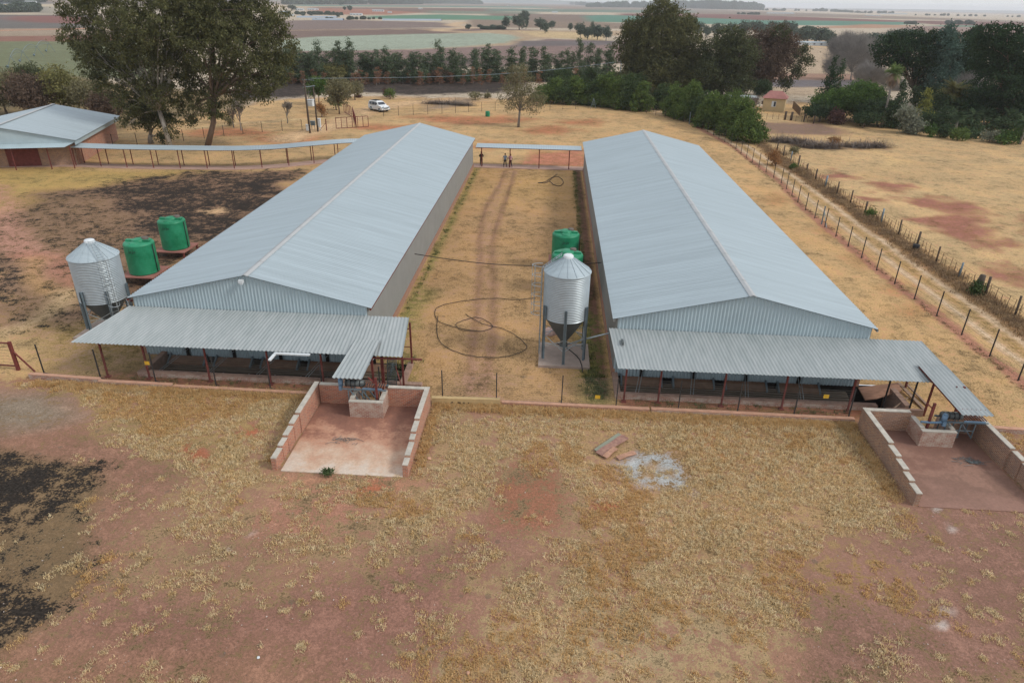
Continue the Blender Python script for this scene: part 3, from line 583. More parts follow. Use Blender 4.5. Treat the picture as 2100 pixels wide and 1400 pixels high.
def litter(a,b,bc,vb,wv,n,label):
    t=empty('litter_pit',((a+b)/2,vb,0),label,'litter pit','litter pits under the lean-tos')
    m=MB(); m.box(a-.15,bc+1.4,vb-.15,vb+.16,-1.6,.26); w=m.build('front_wall',M_brickW,t); m=MB(); m.box(a-.16,bc+1.41,vb-.16,vb+.17,.26,.31); m.build('coping',M_pinkd,w)
    for x in (a,b): m=MB(); m.box(x-.16,x+.16,vb+.16,wv,-1.6,.24); m.build('side_wall',M_pinkd,t)
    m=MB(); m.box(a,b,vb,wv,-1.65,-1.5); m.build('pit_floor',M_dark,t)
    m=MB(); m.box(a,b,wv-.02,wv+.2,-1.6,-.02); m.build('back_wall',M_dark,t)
    m=MB()
    for k in range(3): m.box(a+.3,b-.3-(2.2 if b-bc>1 else 0),wv-1.05+k*.30,wv-.78+k*.30,-.44+.05*k,-.39+.05*k)
    m.build('timber_deck',M_wood,t)
    m=MB(); m.box(a+.3,bc-.3,wv-1.10,wv-1.05,-.75,-.45); m.build('deck_edge',M_dark,t)
    for k in range(int((bc-a)/1.6)):
        x=a+.9+k*1.6; m=MB(); m.beam((x,wv-1.15,-1.5),(x,wv-1.15,-.45),.09); m.build('deck_leg',M_leg,t)
    w=(bc-a-.6)/n
    for i in range(n):
        x0=a+.45+i*w; x1=x0+w*.74
        m=MB(); m.add([(x0,wv-.03,.02),(x1,wv-.03,.02),(x1,wv-.55,-.22),(x0,wv-.55,-.22),(x0,wv-.03,-.02),(x1,wv-.03,-.02),(x1,wv-.55,-.34),(x0,wv-.55,-.34)],[(0,3,2,1),(3,7,6,2),(4,5,6,7),(0,4,7,3),(1,2,6,5)])
        m.build('belt_cover',M_board,t)
        for x in (x0-.05,x1+.05):
            m=MB(); q_=[(wv-.02,.16),(wv-.02,-.3),(wv-.62,-.42),(wv-.62,-.24)]; m.add([(x-.05,y,z) for y,z in q_]+[(x+.05,y,z) for y,z in q_],[(3,2,1,0),(4,5,6,7),(0,1,5,4),(1,2,6,5),(2,3,7,6),(3,0,4,7)]); m.build('belt_bracket',M_leg,t)
        m=MB(); xm=(x0+x1)/2; m.box(xm-.10,xm+.10,wv-.07,wv-.01,.04,.75); m.build('belt_slot',M_dark,t)
        for d in (0,.16): m=MB(); m.path([(xm-.1+d,wv-.1,.5),(xm-.6+d,vb+.1,.25)],.018,4); m.build('stay_wire',M_galv,t)
    return t
litter(-23.45,-8.05,-8.3,33.6,36.24,5,'sunken brick litter pit with brown belt covers under the left lean-to')
litter(4.3,20.4,17.2,33.6,36.14,4,'sunken brick litter pit with brown belt covers under the right lean-to')
def P3V(px,py,v): q=PV(px,py,v); return (q[0],v,q[1])
c_=[P3V(1760,794,36.0),P3V(1842,784,36.1),P3V(1849,800,35.6),P3V(1798,816,34.9),P3V(1774,819,34.8)]
m=MB(); m.add(c_+[(x,y,z-.06) for x,y,z in c_],[(0,4,3,2,1),(5,6,7,8,9)]+[(i,(i+1)%5,(i+1)%5+5,i+5) for i in range(5)])
tag(m.build('board',mat('brown_plank_sheet',C(170,130,108),.9,var=.2,scale=2,stretch=(1,5,1))),'brown ribbed board leaning over the right end of the right litter pit','board')
for a_,b_,w_,lb in ((P3V(1842,784,36.4),P3V(1898,842,33.7),.2,'wide dusty trough rail sloping down to the right bunker'),(P3V(1858,786,36.4),P3V(1903,832,34.2),.13,'narrow darker trough rail right of the wide dusty one'),(P3V(1826,842,33.6),P3V(1862,815,34.6),.06,'thin slanting strut in front of the dusty trough rails')):
    m=MB(); m.beam(a_,b_,w_,.06); tag(m.build('trough_rail',mat('dusty_trough',C(164,138,118),.9,var=.15)),lb,'conveyor')
m=MB(); m.box(18.9,20.9,33.05,33.2,.0,.40); tag(m.build('low_beam',M_pinkd),'pinkish beam lying behind the right bunker wall','beam')
# ---------------------------------------------------------------- small canopies over the elevators
def canopy(hi,lo,zh,zl,posts,label):
    (a0,b0,v0),(a1,b1,v1)=hi,lo
    t=empty('canopy_roof',((a1+b1)/2,v1,0),label,'canopy','small sheet canopies over the elevators')
    sheet('roof_sheet',M_roofold,t,((a0,v0,zh),(b0,v0,zh),(b1,v1,zl),(a1,v1,zl)),pitch=.2,amp=.038)
    m=MB(); m.beam((a1+.15,v1+.5,zl+.0),(b1-.1,v1+.5,zl+.0),.06,.09); m.beam((a1+.1,v1+.2,zl-.06),(a0+.1,v0-.1,zh-.1),.05,.08); m.beam((b1-.1,v1+.2,zl-.06),(b0-.1,v0-.1,zh-.1),.05,.08); m.build('frame',M_red,t)
    for (u,v,z,zb) in posts:
        m=MB(); m.beam((u,v,zb),(u,v,z),.11); m.beam((u,v,z-.35),(u-.4,v,z),.06); m.build('post',M_red,t)
    return t
canopy((-10.6,-9.2,34.0),(-11.0,-9.4,30.55),2.76,2.2,[(-8.75,30.75,2.2,0),(-9.35,32.4,2.45,0)],'small ribbed canopy sloping off the left lean-to over the elevator')
canopy((20.3,21.8,34.0),(20.7,22.25,29.85),2.72,2.15,[(19.75,30.6,2.3,0),(21.9,32.1,2.5,0)],'small ribbed canopy sloping off the right lean-to over the blue motor')
# ---------------------------------------------------------------- elevators
def elevator(u,v,z,sgn,label):
    t=empty('litter_elevator',(u,v,0),label,'conveyor','litter elevators')
    m=MB(); m.path([(u-.75*1,v,z),(u+.25,v,z)],.19,14); m.build('drum',M_hop,t)
    m=MB(); 
    for x in (u-.7,u-.45,u-.2,u+.05): m.lathe((0,0,0),[(0,0)],3) if 0 else m.path([(x,v,z),(x+.04,v,z)],.205,14)
    m.build('belt',M_black,t)
    m=MB()
    for dv in (-.28,.28):
        m.beam((u-.9,v+dv,z-.22),(u+1.5,v+dv,z-.22),.05,.09)
        for x in (u-.55,u+.2,u+.9): m.beam((x,v+dv,.3 if dv>0 else .3),(x,v+dv,z-.22),.05)
        m.beam((u-.5,v+dv,z-.25),(u+.25,v+dv,.35),.05)
        m.beam((u+.2,v+dv,z-.25),(u+.85,v+dv,.4),.05)
    m.beam((u-.55,v-.28,.75),(u+.9,v-.28,.75),.04)
    m.build('frame',M_leg,t)
    m=MB()
    for k in range(9): m.path([(u+.35+k*.13,v-.26,z-.08),(u+.35+k*.13,v+.26,z-.08)],.03,6)
    m.build('roller',mat('rusty_rollers',C(140,92,70),.8,var=.3,scale=8),t)
    m=MB(); mx=u-1.0 if sgn<0 else u-.75; my=v-.05 if sgn<0 else v-.32
    m.path([(mx,my,z-.15),(mx,my,z+.2)],.13,12); m.box(mx-.08,mx+.08,my-.16,my+.02,z-.38,z-.12); m.path([(mx,my,z+.2),(mx,my,z+.27)],.10,12)
    if sgn>0: m.path([(mx,my-.05,z-.2),(mx-.5,my-.02,z-.26),(mx-1.1,my,z-.26)],.06,8)
    m.build('motor',M_blue,t)
    m=MB(); m.beam((u+.25,v-.33,z-.12),(u+1.3,v-.33,z-.12),.04,.08); m.build('side_plate',M_blue,t)
    return t
elevator(-9.75,31.1,1.62,-1,'litter elevator with a grey drum and blue motor over the left bunker')
elevator(21.2,30.9,1.45,1,'litter elevator with a round blue motor over the right bunker')
m=MB()
for k in range(16): m.box(-8.75,-8.35,33.3+k*.02,33.36+k*.02,.35+k*.10,.39+k*.10)
for x in (-8.8,-8.3): m.beam((x,33.3,.2),(x,33.7,2.1),.05,.08)
tag(m.build('chain_lift',M_hop),'upright slatted chain lift between the left elevator and the right end of the lean-to','conveyor')
m=MB(); m.box(-9.1,-8.95,33.2,33.35,.0,2.2); m.beam((-8.3,33.4,1.5),(-7.7,32.4,.35),.05); tag(m.build('prop_frame',M_red),'rusty prop and brace beside the slatted chain lift','frame')
# ---------------------------------------------------------------- brick bunkers
def stepwall(m,cap,u,v0,v1,zf,zb,w=.24,steps=4,flat=.5,skew=0.):
    L=v1-v0; vs=[v1]; 
    q5=random.Random(int(u*10)); cut=[v1-L*flat]+[v1-L*flat-(L*(1-flat))*((i+1)/steps+(q5.uniform(-.06,.06) if i<steps-1 else 0)) for i in range(steps)]
    z=zb; top=v1
    for i,c in enumerate(cut):
        zz=zb-(zb-zf)*(i/steps)
        ua=u+skew*(v1-(top+c)/2)
        m.box(ua-w/2,ua+w/2,c+ (0 if i==len(cut)-1 else 0),top-.002*i,-.1,zz)
        cap.box(ua-w/2-.012,ua+w/2+.012,c+.01,top-.004,zz,zz+.04+q5.uniform(-.008,.01))
        top=c
def bunker(ul,ur,vf,vb,zb,zf,pl,mats,label,fl,skew=(0,0)):
    t=empty('brick_bunker',((ul+ur)/2,vf,0),label,'bunker','open brick bunkers')
    for u,sk in ((ul,skew[0]),(ur,skew[1])):
        m=MB(); c=MB(); stepwall(m,c,u,vf,vb,zf,zb,skew=sk); w=m.build('side_wall',mats[0],t); c.build('coping',M_cope,w)
    p0,p1,pv,pz=pl
    for a_,b_ in ((ul+.12,p0),(p1,ur-.12)):
        m=MB(); m.box(a_,b_,vb-.24,vb-.002,-.1,zb-.02); w=m.build('back_wall',mats[1],t)
        c=MB(); c.box(a_+.02,b_-.02,vb-.25,vb+.005,zb-.02,zb+.025); c.build('coping',M_cope,w)
    m=MB(); m.box(p0,p1,pv,pv+.24,-.1,pz); m.box(p0,p0+.22,pv+.24,vb,-.1,pz+.05); m.box(p1-.22,p1,pv+.24,vb,-.1,pz+.05); w=m.build('elevator_plinth',mats[2],t)
    c=MB(); c.box(p0-.01,p1+.01,pv-.01,pv+.235,pz,pz+.04); c.box(p0-.01,p0+.23,pv+.26,vb-.26,pz+.05,pz+.09); c.box(p1-.23,p1+.01,pv+.26,vb-.26,pz+.05,pz+.09); c.build('coping',M_cope,w)
    m=MB(); m.box(p0+.22,p1-.22,pv+.24,vb,0,.1); m.build('plinth_pit',M_dark,w)
    m=MB(); m.box(ul+.12,ur-.12,vf-.05,vb-.24,-.05,.03); m.build('floor',fl,t)
    return t
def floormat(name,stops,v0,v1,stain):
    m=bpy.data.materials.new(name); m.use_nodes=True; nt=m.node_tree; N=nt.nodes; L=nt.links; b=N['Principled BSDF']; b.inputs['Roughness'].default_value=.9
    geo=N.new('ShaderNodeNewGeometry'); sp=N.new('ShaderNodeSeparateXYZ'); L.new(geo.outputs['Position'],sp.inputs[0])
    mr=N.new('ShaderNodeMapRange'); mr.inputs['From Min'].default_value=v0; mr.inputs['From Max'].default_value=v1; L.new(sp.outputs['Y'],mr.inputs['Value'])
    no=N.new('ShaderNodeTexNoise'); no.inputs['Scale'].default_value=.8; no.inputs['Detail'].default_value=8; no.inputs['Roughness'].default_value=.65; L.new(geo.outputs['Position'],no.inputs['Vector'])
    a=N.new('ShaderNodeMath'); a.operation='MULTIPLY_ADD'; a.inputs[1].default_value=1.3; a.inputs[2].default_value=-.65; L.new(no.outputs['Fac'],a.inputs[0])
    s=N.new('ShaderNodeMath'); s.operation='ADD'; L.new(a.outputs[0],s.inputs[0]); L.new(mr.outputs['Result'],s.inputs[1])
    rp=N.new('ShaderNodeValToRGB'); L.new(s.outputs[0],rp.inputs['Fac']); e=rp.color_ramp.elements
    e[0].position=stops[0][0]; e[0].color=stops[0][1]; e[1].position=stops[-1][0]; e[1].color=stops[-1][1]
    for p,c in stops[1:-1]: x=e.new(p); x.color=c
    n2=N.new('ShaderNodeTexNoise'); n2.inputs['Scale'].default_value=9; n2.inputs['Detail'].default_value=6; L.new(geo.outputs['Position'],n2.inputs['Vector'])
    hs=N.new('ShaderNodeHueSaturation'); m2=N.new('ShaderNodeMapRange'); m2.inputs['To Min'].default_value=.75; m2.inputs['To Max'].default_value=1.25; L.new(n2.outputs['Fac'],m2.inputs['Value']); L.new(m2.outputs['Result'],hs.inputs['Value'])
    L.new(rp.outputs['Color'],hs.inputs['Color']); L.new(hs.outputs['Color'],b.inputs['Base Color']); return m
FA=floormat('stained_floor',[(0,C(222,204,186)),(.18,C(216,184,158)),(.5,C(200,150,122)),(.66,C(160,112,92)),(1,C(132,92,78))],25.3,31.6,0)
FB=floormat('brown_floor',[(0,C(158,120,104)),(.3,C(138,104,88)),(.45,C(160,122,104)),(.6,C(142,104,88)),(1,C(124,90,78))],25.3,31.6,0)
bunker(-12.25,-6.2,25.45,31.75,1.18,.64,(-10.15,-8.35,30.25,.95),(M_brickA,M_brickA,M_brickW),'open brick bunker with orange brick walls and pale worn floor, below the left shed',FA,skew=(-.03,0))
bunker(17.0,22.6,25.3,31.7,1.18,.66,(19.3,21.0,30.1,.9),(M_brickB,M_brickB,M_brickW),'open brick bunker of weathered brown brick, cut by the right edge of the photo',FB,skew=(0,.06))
def twigs(c,n,r,m_,name,label,cat,seed):
    q=random.Random(seed); m=MB()
    for i in range(n):
        a=q.uniform(0,6.28); L_=q.uniform(.2,.7)*r; x=c[0]+q.gauss(0,r*.35); y=c[1]+q.gauss(0,r*.15)
        m.path([(x,y,c[2]+q.uniform(.01,.05)),(x+math.cos(a)*L_*.5,y+math.sin(a)*L_*.2,c[2]+q.uniform(.02,.09)),(x+math.cos(a)*L_,y+math.sin(a)*L_*.4,c[2]+.02)],.012,4)
    return tag(m.build(name,m_),label,cat)
twigs((-9.8,28.1,.05),26,1.0,M_hop,'twig_heap','small heap of dry grey twigs lying on the pale left bunker floor','twigs',3)
twigs((21.2,28.9,.05),60,.8,M_hop,'twig_heap','grey heap of twigs and rubble lying on the brown right bunker floor','twigs',4)
# ---------------------------------------------------------------- low kerb walls along the front fence
def kerb(u0,u1,v0,v1,z,mt,ms,label):
    t=MB(); t.cur=0; p=Vector((u0,v0,z/2-.05)); q=Vector((u1,v1,z/2-.05)); t.beam(p,q,.24,z+.1)
    o=t.build('kerb_wall',ms); tag(o,label,'low wall','low kerb walls under the front fence')
    c=MB(); c.beam((u0,v0,z+.02),(u1,v1,z+.02),.25,.035); c.build('coping',mt,o); return o
kerb(-29.6,-25.3,32.75,32.55,.26,M_pink,M_brickW,'short pinkish brick kerb wall at far left, ending beside the red gate post')
kerb(-25.3,-21.0,32.45,32.4,.2,M_pink,M_brickW,'low brick kerb wall in front of the left half of the left lean-to')
kerb(-20.9,-12.5,32.4,32.3,.12,M_pink,M_brickW,'thin sunken brick kerb running up to the left bunker')
kerb(-6.05,-2.3,32.05,32.2,.36,M_cream,M_cream,'cream plastered kerb wall with small dark holes, right of the left bunker')
kerb(-2.2,5.9,32.25,32.2,.2,M_pink,M_brickA,'rough broken brick kerb between the cream wall and the right lean-to')
kerb(6.0,16.85,32.2,32.15,.22,M_pink,M_brickW,'long straight pink kerb in front of the right lean-to')
kerb(22.8,27.2,32.0,31.8,.22,M_pink,M_brickW,'pink kerb running to the right from the right bunker')
m=MB()
for x in (-4.95,-4.6,-4.52,-4.3,-4.05): m.box(x,x+.07,31.955,31.975,.12,.2)
o=m.build('drain_hole',M_dark,None); kk=[k for k in bpy.data.objects if k.get('label','').startswith('cream plastered')][0]; o.parent=kk
rq=random.Random(5)
# planks on the grass
def plank(p,q,w,mt,label,z=.05):
    m=MB(); p=Vector(p); q=Vector(q); n=6; d=(q-p); s=Vector((-d.y,d.x,0)).normalized()
    vs=[]; 
    for i in range(n+1):
        f=i/n; c=p+d*f; ww=w*(1+.10*math.sin(f*9)); zz=z+.03*math.sin(f*3)
        vs+= [c-s*ww/2+Vector((0,0,zz)),c+s*ww/2+Vector((0,0,zz+.02)),c+s*ww/2+Vector((0,0,zz+.06)),c-s*ww/2+Vector((0,0,zz+.04))]
    fs=[(0,1,2,3),(4*n+3,4*n+2,4*n+1,4*n)]
    for i in range(n):
        for j in range(4): fs.append((4*i+j,4*i+(j+1)%4,4*i+4+(j+1)%4,4*i+4+j))
    m.add(vs,fs); return tag(m.build('plank',mt),label,'plank','old planks lying on the grass')
M_pl1=mat('purple_brown_plank',C(150,112,102),.9,col2=C(182,142,124),scale=5,stretch=(1,1,1)); M_pl2=mat('orange_plank',C(190,146,122),.9,var=.2,scale=6); M_pl3=mat('greenish_plank',C(150,152,134),.9,var=.1,scale=4)
a=G(1222,930); b=G(1272,896); plank((a[0],a[1]+.15,0),(b[0],b[1]+.15,0),.22,M_pl3,'grey-green edged plank at the back of the plank pile on the grass')
a=G(1228,934); b=G(1282,898); plank((a[0],a[1],0),(b[0],b[1],0),.42,M_pl1,'wide purple-brown plank in the middle of the pile on the grass',.06)
a=G(1240,941); b=G(1262,922); plank((a[0],a[1],0),(b[0],b[1],0),.26,M_pl2,'pale bare plank at the near side of the pile on the grass',.09)
a=G(1266,942); b=G(1302,930); plank((a[0],a[1],0),(b[0],b[1],0),.26,M_pl2,'short curved orange plank lying beside the grey ash patch')
# ---------------------------------------------------------------- silos
def silo(c,r,zt,zb,za,label,leg_a,lad,name='feed_silo',n=6,slab=None):
    t=empty(name,(c[0],c[1],0),label,'silo','galvanised feed silos')
    prof=[]; z=zb; k=0
    nn=int((zt-zb)/.105)*4
    for i in range(nn+1):
        f=i/nn; prof.append((r+.022*math.cos(i*math.pi/2),zb+(zt-zb)*f))
    m=MB(); m.lathe((c[0],c[1],0),prof,64); 
    m.build('body',M_galv,t)
    m=MB(); 
    for k in range(16):
        a0=2*math.pi*k/16; m.lathe((c[0],c[1],0),[(r+.07,zt-.03),(r+.05,zt+.0),(.30,za-.06)],3,a0,a0+2*math.pi/16,sm=False)
        m.beam((c[0]+(r+.05)*math.cos(a0),c[1]+(r+.05)*math.sin(a0),zt+.01),(c[0]+.3*math.cos(a0),c[1]+.3*math.sin(a0),za-.05),.03,.04)
    rf=m.build('roof_cone',M_roof,t)
    m=MB(); m.lathe((c[0],c[1],0),[(.0,za+.12),(.24,za+.12),(.30,za+.07),(.31,za-.08)],24); m.build('cap',M_white,rf)
    m=MB(); m.lathe((c[0],c[1],0),[(r-.01,zb+.02),(r*.55,zb-.95),(.22,zb-1.75),(.2,zb-2.0)],40); m.lathe((c[0],c[1],0),[(.0,zb-2.0),(.26,zb-2.0),(.26,zb-2.2),(0,zb-2.2)],16); m.build('hopper',M_hop,t)
    P_=[]
    for k in range(n):
        a=leg_a+2*math.pi*k/n; x=c[0]+(r+.05)*math.cos(a); y=c[1]+(r+.05)*math.sin(a); P_.append((x,y))
        m=MB(); d=(math.cos(a),math.sin(a)); tx,ty=-d[1],d[0]
        m.beam((x,y,.03),(x,y,zb+.85),.03,.16,up=(tx,ty,0)); m.beam((x+d[0]*.05-tx*.07,y+d[1]*.05-ty*.07,.03),(x+d[0]*.05-tx*.07,y+d[1]*.05-ty*.07,zb+.85),.03,.10,up=d+(0,)); m.beam((x+d[0]*.05+tx*.07,y+d[1]*.05+ty*.07,.03),(x+d[0]*.05+tx*.07,y+d[1]*.05+ty*.07,zb+.85),.03,.10,up=d+(0,))
        m.build('leg',M_leg,t)
    m=MB()
    for k in range(n):
        p=P_[k]; q=P_[(k+1)%n]; m.beam((*p,.95),(*q,1.75),.035); m.beam((*q,.95),(*p,1.75),.035); m.beam((*p,1.25),(*q,1.25),.035)
    m.build('brace',M_galv,t)
    m=MB(); a=lad; d=Vector((math.cos(a),math.sin(a),0)); tt=Vector((-d.y,d.x,0)); c3=Vector((c[0],c[1],0))
    for s in (-.2,.2): m.path([c3+d*(r+.16)+tt*s+Vector((0,0,.1)),c3+d*(r+.16)+tt*s+Vector((0,0,zt+.05)),c3+d*.4+tt*s+Vector((0,0,za+.12))],.022,5)
    k=0
    while .3+k*.3<zt: m.beam(c3+d*(r+.16)-tt*.2+Vector((0,0,.3+k*.3)),c3+d*(r+.16)+tt*.2+Vector((0,0,.3+k*.3)),.022); k+=1
    for k in range(8):
        f=k/7; p=c3+d*(r+.1+(.4-r-.1)*f)+Vector((0,0,zt+.08+(za-zt)*f)); m.beam(p-tt*.2,p+tt*.2,.022)
    lo=m.build('ladder',M_galv,t)
    m=MB()
    hoops=[]
    for k in range(6):
        z=zb-.05+k*(zt-zb+.25)/5; pts=[]
        for j in range(9):
            b=math.pi*j/8; pts.append(c3+d*(r+.16+.6*math.sin(b))+tt*(-.32*math.cos(b))+Vector((0,0,z)))
        m.path(pts,.02,5); hoops.append(pts)
    for j in (2,4,6): m.path([h[j] for h in hoops],.014,5)
    m.build('safety_cage',M_galv,lo)
    if slab:
        m=MB(); m.box(*slab,-.05,.14); m.build('concrete_pad',M_conc,t)
    return t
silo((1.22,38.42),1.36,5.75,2.85,6.6,'slim feed silo on a square concrete pad between the two sheds',-math.pi/2,math.pi*.97,slab=(-.3,2.85,36.75,39.95))
silo((-28.7,39.4),1.42,5.2,2.35,6.1,'wide feed silo standing left of the left shed',-math.pi/2-.3,-math.pi*.22,slab=(-30.3,-27.0,37.7,41.1))
m=MB(); m.path([(1.25,38.4,.75),(2.4,38.0,1.4),(4.2,37.4,2.3)],.05,8); tag(m.build('feed_pipe',M_galv),'thin galvanised auger pipe rising from the middle silo to the right shed wall','pipe')
m=MB(); m.path([(-28.4,39.4,.4),(-26.5,39.2,1.4),(-24.8,38.9,2.4)],.05,8); tag(m.build('feed_pipe',M_galv),'thin galvanised auger pipe rising from the left silo to the left shed wall','pipe')
# pink sack-like heap behind the silo leg, a small grey boxed drive
m=MB(); m.lathe((.35,41.6,.0),[(.45,0),(.4,.2),(.2,.4),(0,.45)],9); tag(m.build('pink_rubble',mat('pale_pink_sack',C(206,176,166),.9,var=.2,scale=6)),'pale pink sack lying on the lawn behind the middle silo','sack')
# ---------------------------------------------------------------- water tanks
def tank(c,z0,r,h,label,lid_a,stand=True):
    t=empty('water_tank',(c[0],c[1],z0),label,'water tank','green plastic water tanks')
    prof=[(0,0),(r-.05,0),(r,.06)]; n=13
    for i in range(n):
        z=.1+(h-.3)*i/n; dz=(h-.3)/n; prof+=[(r,z+.02),(r-.018,z+dz*.5),(r,z+dz-.02)]
    prof+=[(r,h-.16),(r-.02,h-.1),(r-.07,h-.04),(r-.16,h),(0,h+.02)]
    m=MB(); m.lathe((c[0],c[1],z0),prof,40)
    # raised crescent shoulders on the top
    for s in (-1,1):
        a=-math.pi/2 if s<0 else math.pi/2
        m.lathe((c[0]+.50*r*math.cos(a),c[1]+.50*r*math.sin(a),z0+h-.02),[(r*.36,0),(r*.34,.07),(r*.26,.10),(0,.11)],20)
    m.lathe((c[0],c[1],z0+h-.02),[(r*.42,0),(r*.40,.16),(r*.34,.20),(0,.22)],24)
    m.box(c[0]-r*.85,c[0]+r*.85,c[1]-.14,c[1]+.14,z0+h-.02,z0+h+.12)
    m.build('shell',M_green,t)
    m=MB(); lx,ly=c[0]+.45*r*math.cos(lid_a),c[1]+.45*r*math.sin(lid_a); m.lathe((lx,ly,z0+h),[(.25,0),(.25,.24),(.22,.27),(0,.28)],20); m.build('lid',mat('brown_lid',C(112,104,96),.7),t)
    m=MB(); a=-.12; x=c[0]+(r+.05)*math.cos(a); y=c[1]+(r+.05)*math.sin(a); m.path([(x,y,z0+.1),(x,y,z0+h-.15)],.035,6); m.build('pipe',M_black,t)
    # dark lettering strokes moulded at the shoulder: j o j o
    m=MB(); 
    def at(a,z): return (c[0]+(r+.012)*math.cos(a),c[1]+(r+.012)*math.sin(a),z0+z)
    a0=-math.pi/2-.22; zc=h-.58; k=.085
    for i,ch in enumerate('jojo'):
        b=a0+i*.125/r*1.2
        if ch=='j': m.path([at(b+.03/r,zc+.16),at(b+.03/r,zc-.02),at(b,zc-.07),at(b-.04/r,zc-.03)],.013,5); m.path([at(b+.03/r,zc+.21),at(b+.03/r,zc+.23)],.016,5)
        else: m.path([at(b+.045/r*math.cos(q),zc+.045+.055*math.sin(q)) for q in np.linspace(0,2*math.pi,11)],.012,5)
    m.build('lettering',M_black,t)
    if stand:
        s=empty('tank_stand',(c[0],c[1],0),stand,'stand','tank stands')
        m=MB(); w=r+.22; m.box(c[0]-w,c[0]+w,c[1]-w,c[1]+w,z0-.08,z0-.002); m.build('platform',mat('pinkish_slab',C(170,116,104),.85,var=.12),s)
        for sx in (-1,1):
            for sy in (-1,1):
                m=MB(); m.beam((c[0]+sx*(w-.15),c[1]+sy*(w-.15),-.05),(c[0]+sx*(w-.15),c[1]+sy*(w-.15),z0-.08),.12); m.build('leg',M_red,s)
    return t
tank((-31.2,48.15),.72,1.09,2.45,'green water tank nearer to the left silo',.5,stand='pinkish platform under the tank nearer to the left silo')
tank((-31.75,54.1),.68,1.09,2.45,'green water tank farthest up the left shed, alone in front of the burnt grass',.5,stand='pinkish platform under the tank farthest up the left shed')
tank((1.5,49.3),.68,1.18,2.4,'green water tank mostly hidden right behind the middle silo',.7,stand='hidden platform under the tank behind the middle silo')
tank((1.42,54.4),.68,1.12,2.4,'green water tank showing its side above the middle silo',.7,stand='hidden platform under the tank above the middle silo')
# ---------------------------------------------------------------- hoses and overhead cable
def hose(pts,r,label,z=.05,name='hose'):
    P_=[G(*p) for p in pts]; out=[]
    n=len(P_)
    for i in range(n-1):
        p0=P_[max(i-1,0)];p1=P_[i];p2=P_[i+1];p3=P_[min(i+2,n-1)]
        for k in range(6):
            t=k/6; f=[.5*((2*p1[j])+(-p0[j]+p2[j])*t+(2*p0[j]-5*p1[j]+4*p2[j]-p3[j])*t*t+(-p0[j]+3*p1[j]-3*p2[j]+p3[j])*t**3) for j in (0,1)]
            out.append((f[0],f[1],z+.02*math.sin(i*3+k)))
    out.append((P_[-1][0],P_[-1][1],z)); m=MB(); m.path(out,r,6); return tag(m.build(name,M_black),label,'hose','hoses on the lawn')
hose([(1098,612),(1060,615),(1010,613),(950,618),(905,628),(892,640),(900,660),(935,672),(985,680),(1010,672),(1000,660),(975,652),(945,660),(935,668),(948,678),(985,680)],.02,'black hose making a wide arc and a small loop left of the middle silo')
hose([(898,650),(896,680),(905,705),(935,722),(980,733),(1030,733),(1066,724),(1080,712),(1062,692),(1030,675),(990,665),(965,652),(955,645)],.02,'black hose lying in a big pointed loop on the lawn near the front fence')
hose([(1103,376),(1115,374),(1122,372),(1130,366),(1142,363),(1152,368),(1155,376),(1148,382),(1136,380),(1127,373),(1118,376),(1104,376)],.035,'dark tangled hose on the lawn by the far walkway')
hose([(1127,372),(1136,362),(1143,358)],.03,'short loose hose end beside the dark tangled hose')
hose([(1140,708),(1165,720),(1185,738),(1192,752),(1195,768)],.03,'black hose curving over the concrete pad of the middle silo',z=.17)
m=MB(); A_=Vector((-10.4,50.3,2.2)); B_v=Vector((4.1,49.6,2.3)); m.path([A_.lerp(B_v,k/16)+Vector((0,0,-.55*math.sin(math.pi*k/16)**1)) for k in range(17)],.03,6); tag(m.build('overhead_pipe',M_black),'black pipe sagging across the gap between the two sheds','pipe')
# ---------------------------------------------------------------- fences
def interp_line(pts,step):
    out=[np.array(pts[0],float)]; acc=0
    for i in range(len(pts)-1):
        a=np.array(pts[i],float); b=np.array(pts[i+1],float); L=np.linalg.norm(b-a); s=step-acc
        while s<=L: out.append(a+(b-a)*s/L); s+=step
        acc=(acc+L)%step if L>0 else acc
        acc=L-(s-step)
    return out
def fence(posts,label,h,pm,r=.03,wires=12,name='wire_fence',wr=.006,wz0=.15,foot=True,heavy=None):
    t=empty(name,(posts[0][0],posts[0][1],0),label,'fence')
    for i,(u,v) in enumerate(posts):
        hh=h(i) if callable(h) else h; rr=heavy(i) if heavy else r
        m=MB(); m.beam((u,v,-.1),(u+rq.uniform(-.01,.01),v,hh),rr*2)
        if foot: m.beam((u,v+.0,.12),(u+.18,v+.10,.0),.03)
        m.build('post',pm,t)
    m=MB(); hh=h(0) if callable(h) else h
    for k in range(wires):
        z=wz0+(hh-.1-wz0)*k/max(1,wires-1)
        m.path([(u,v-.03,z) for u,v in posts],wr,3,cap=False)
    m.build('wires',M_wire,t); return t
fp=[(-33.8,36.2),(-29.1,33.2),(-25.5,32.9),(-22.2,32.85),(-18.6,32.75),(-15.4,32.65),(-12.3,32.4),(-9.0,32.4),(-5.5,32.32),(-2.5,32.3),(1.1,32.35),(4.1,32.4),(7.5,32.4),(10.7,32.4),(13.7,32.3),(16.6,32.3),(18.95,33.6),(20.35,33.5),(24.2,33.3),(28.7,37.8-3)]
fence(fp[1:8],'thin black post and many-wire fence before the left lean-to',1.95,M_post,.028,14)
fence(fp[8:16],'thin black post and many-wire fence before the lawn and right lean-to',1.95,M_post,.028,14)
fence(fp[16:18],'two dark fence posts with wires behind the right bunker wall',2.0,M_post,.035,10)
sl=interp_line([(28.75,37.8),(28.8,41.0),(28.5,46.9),(28.0,57.5),(28.0,67.7),(28.1,77.4),(29.1,88.7),(28.6,100),(28.4,112.9),(27.4,124),(26,134.3)],3.15)
fence(sl,'long dark post fence between the right shed and the farm track',lambda i:1.95,M_post,.032,6)
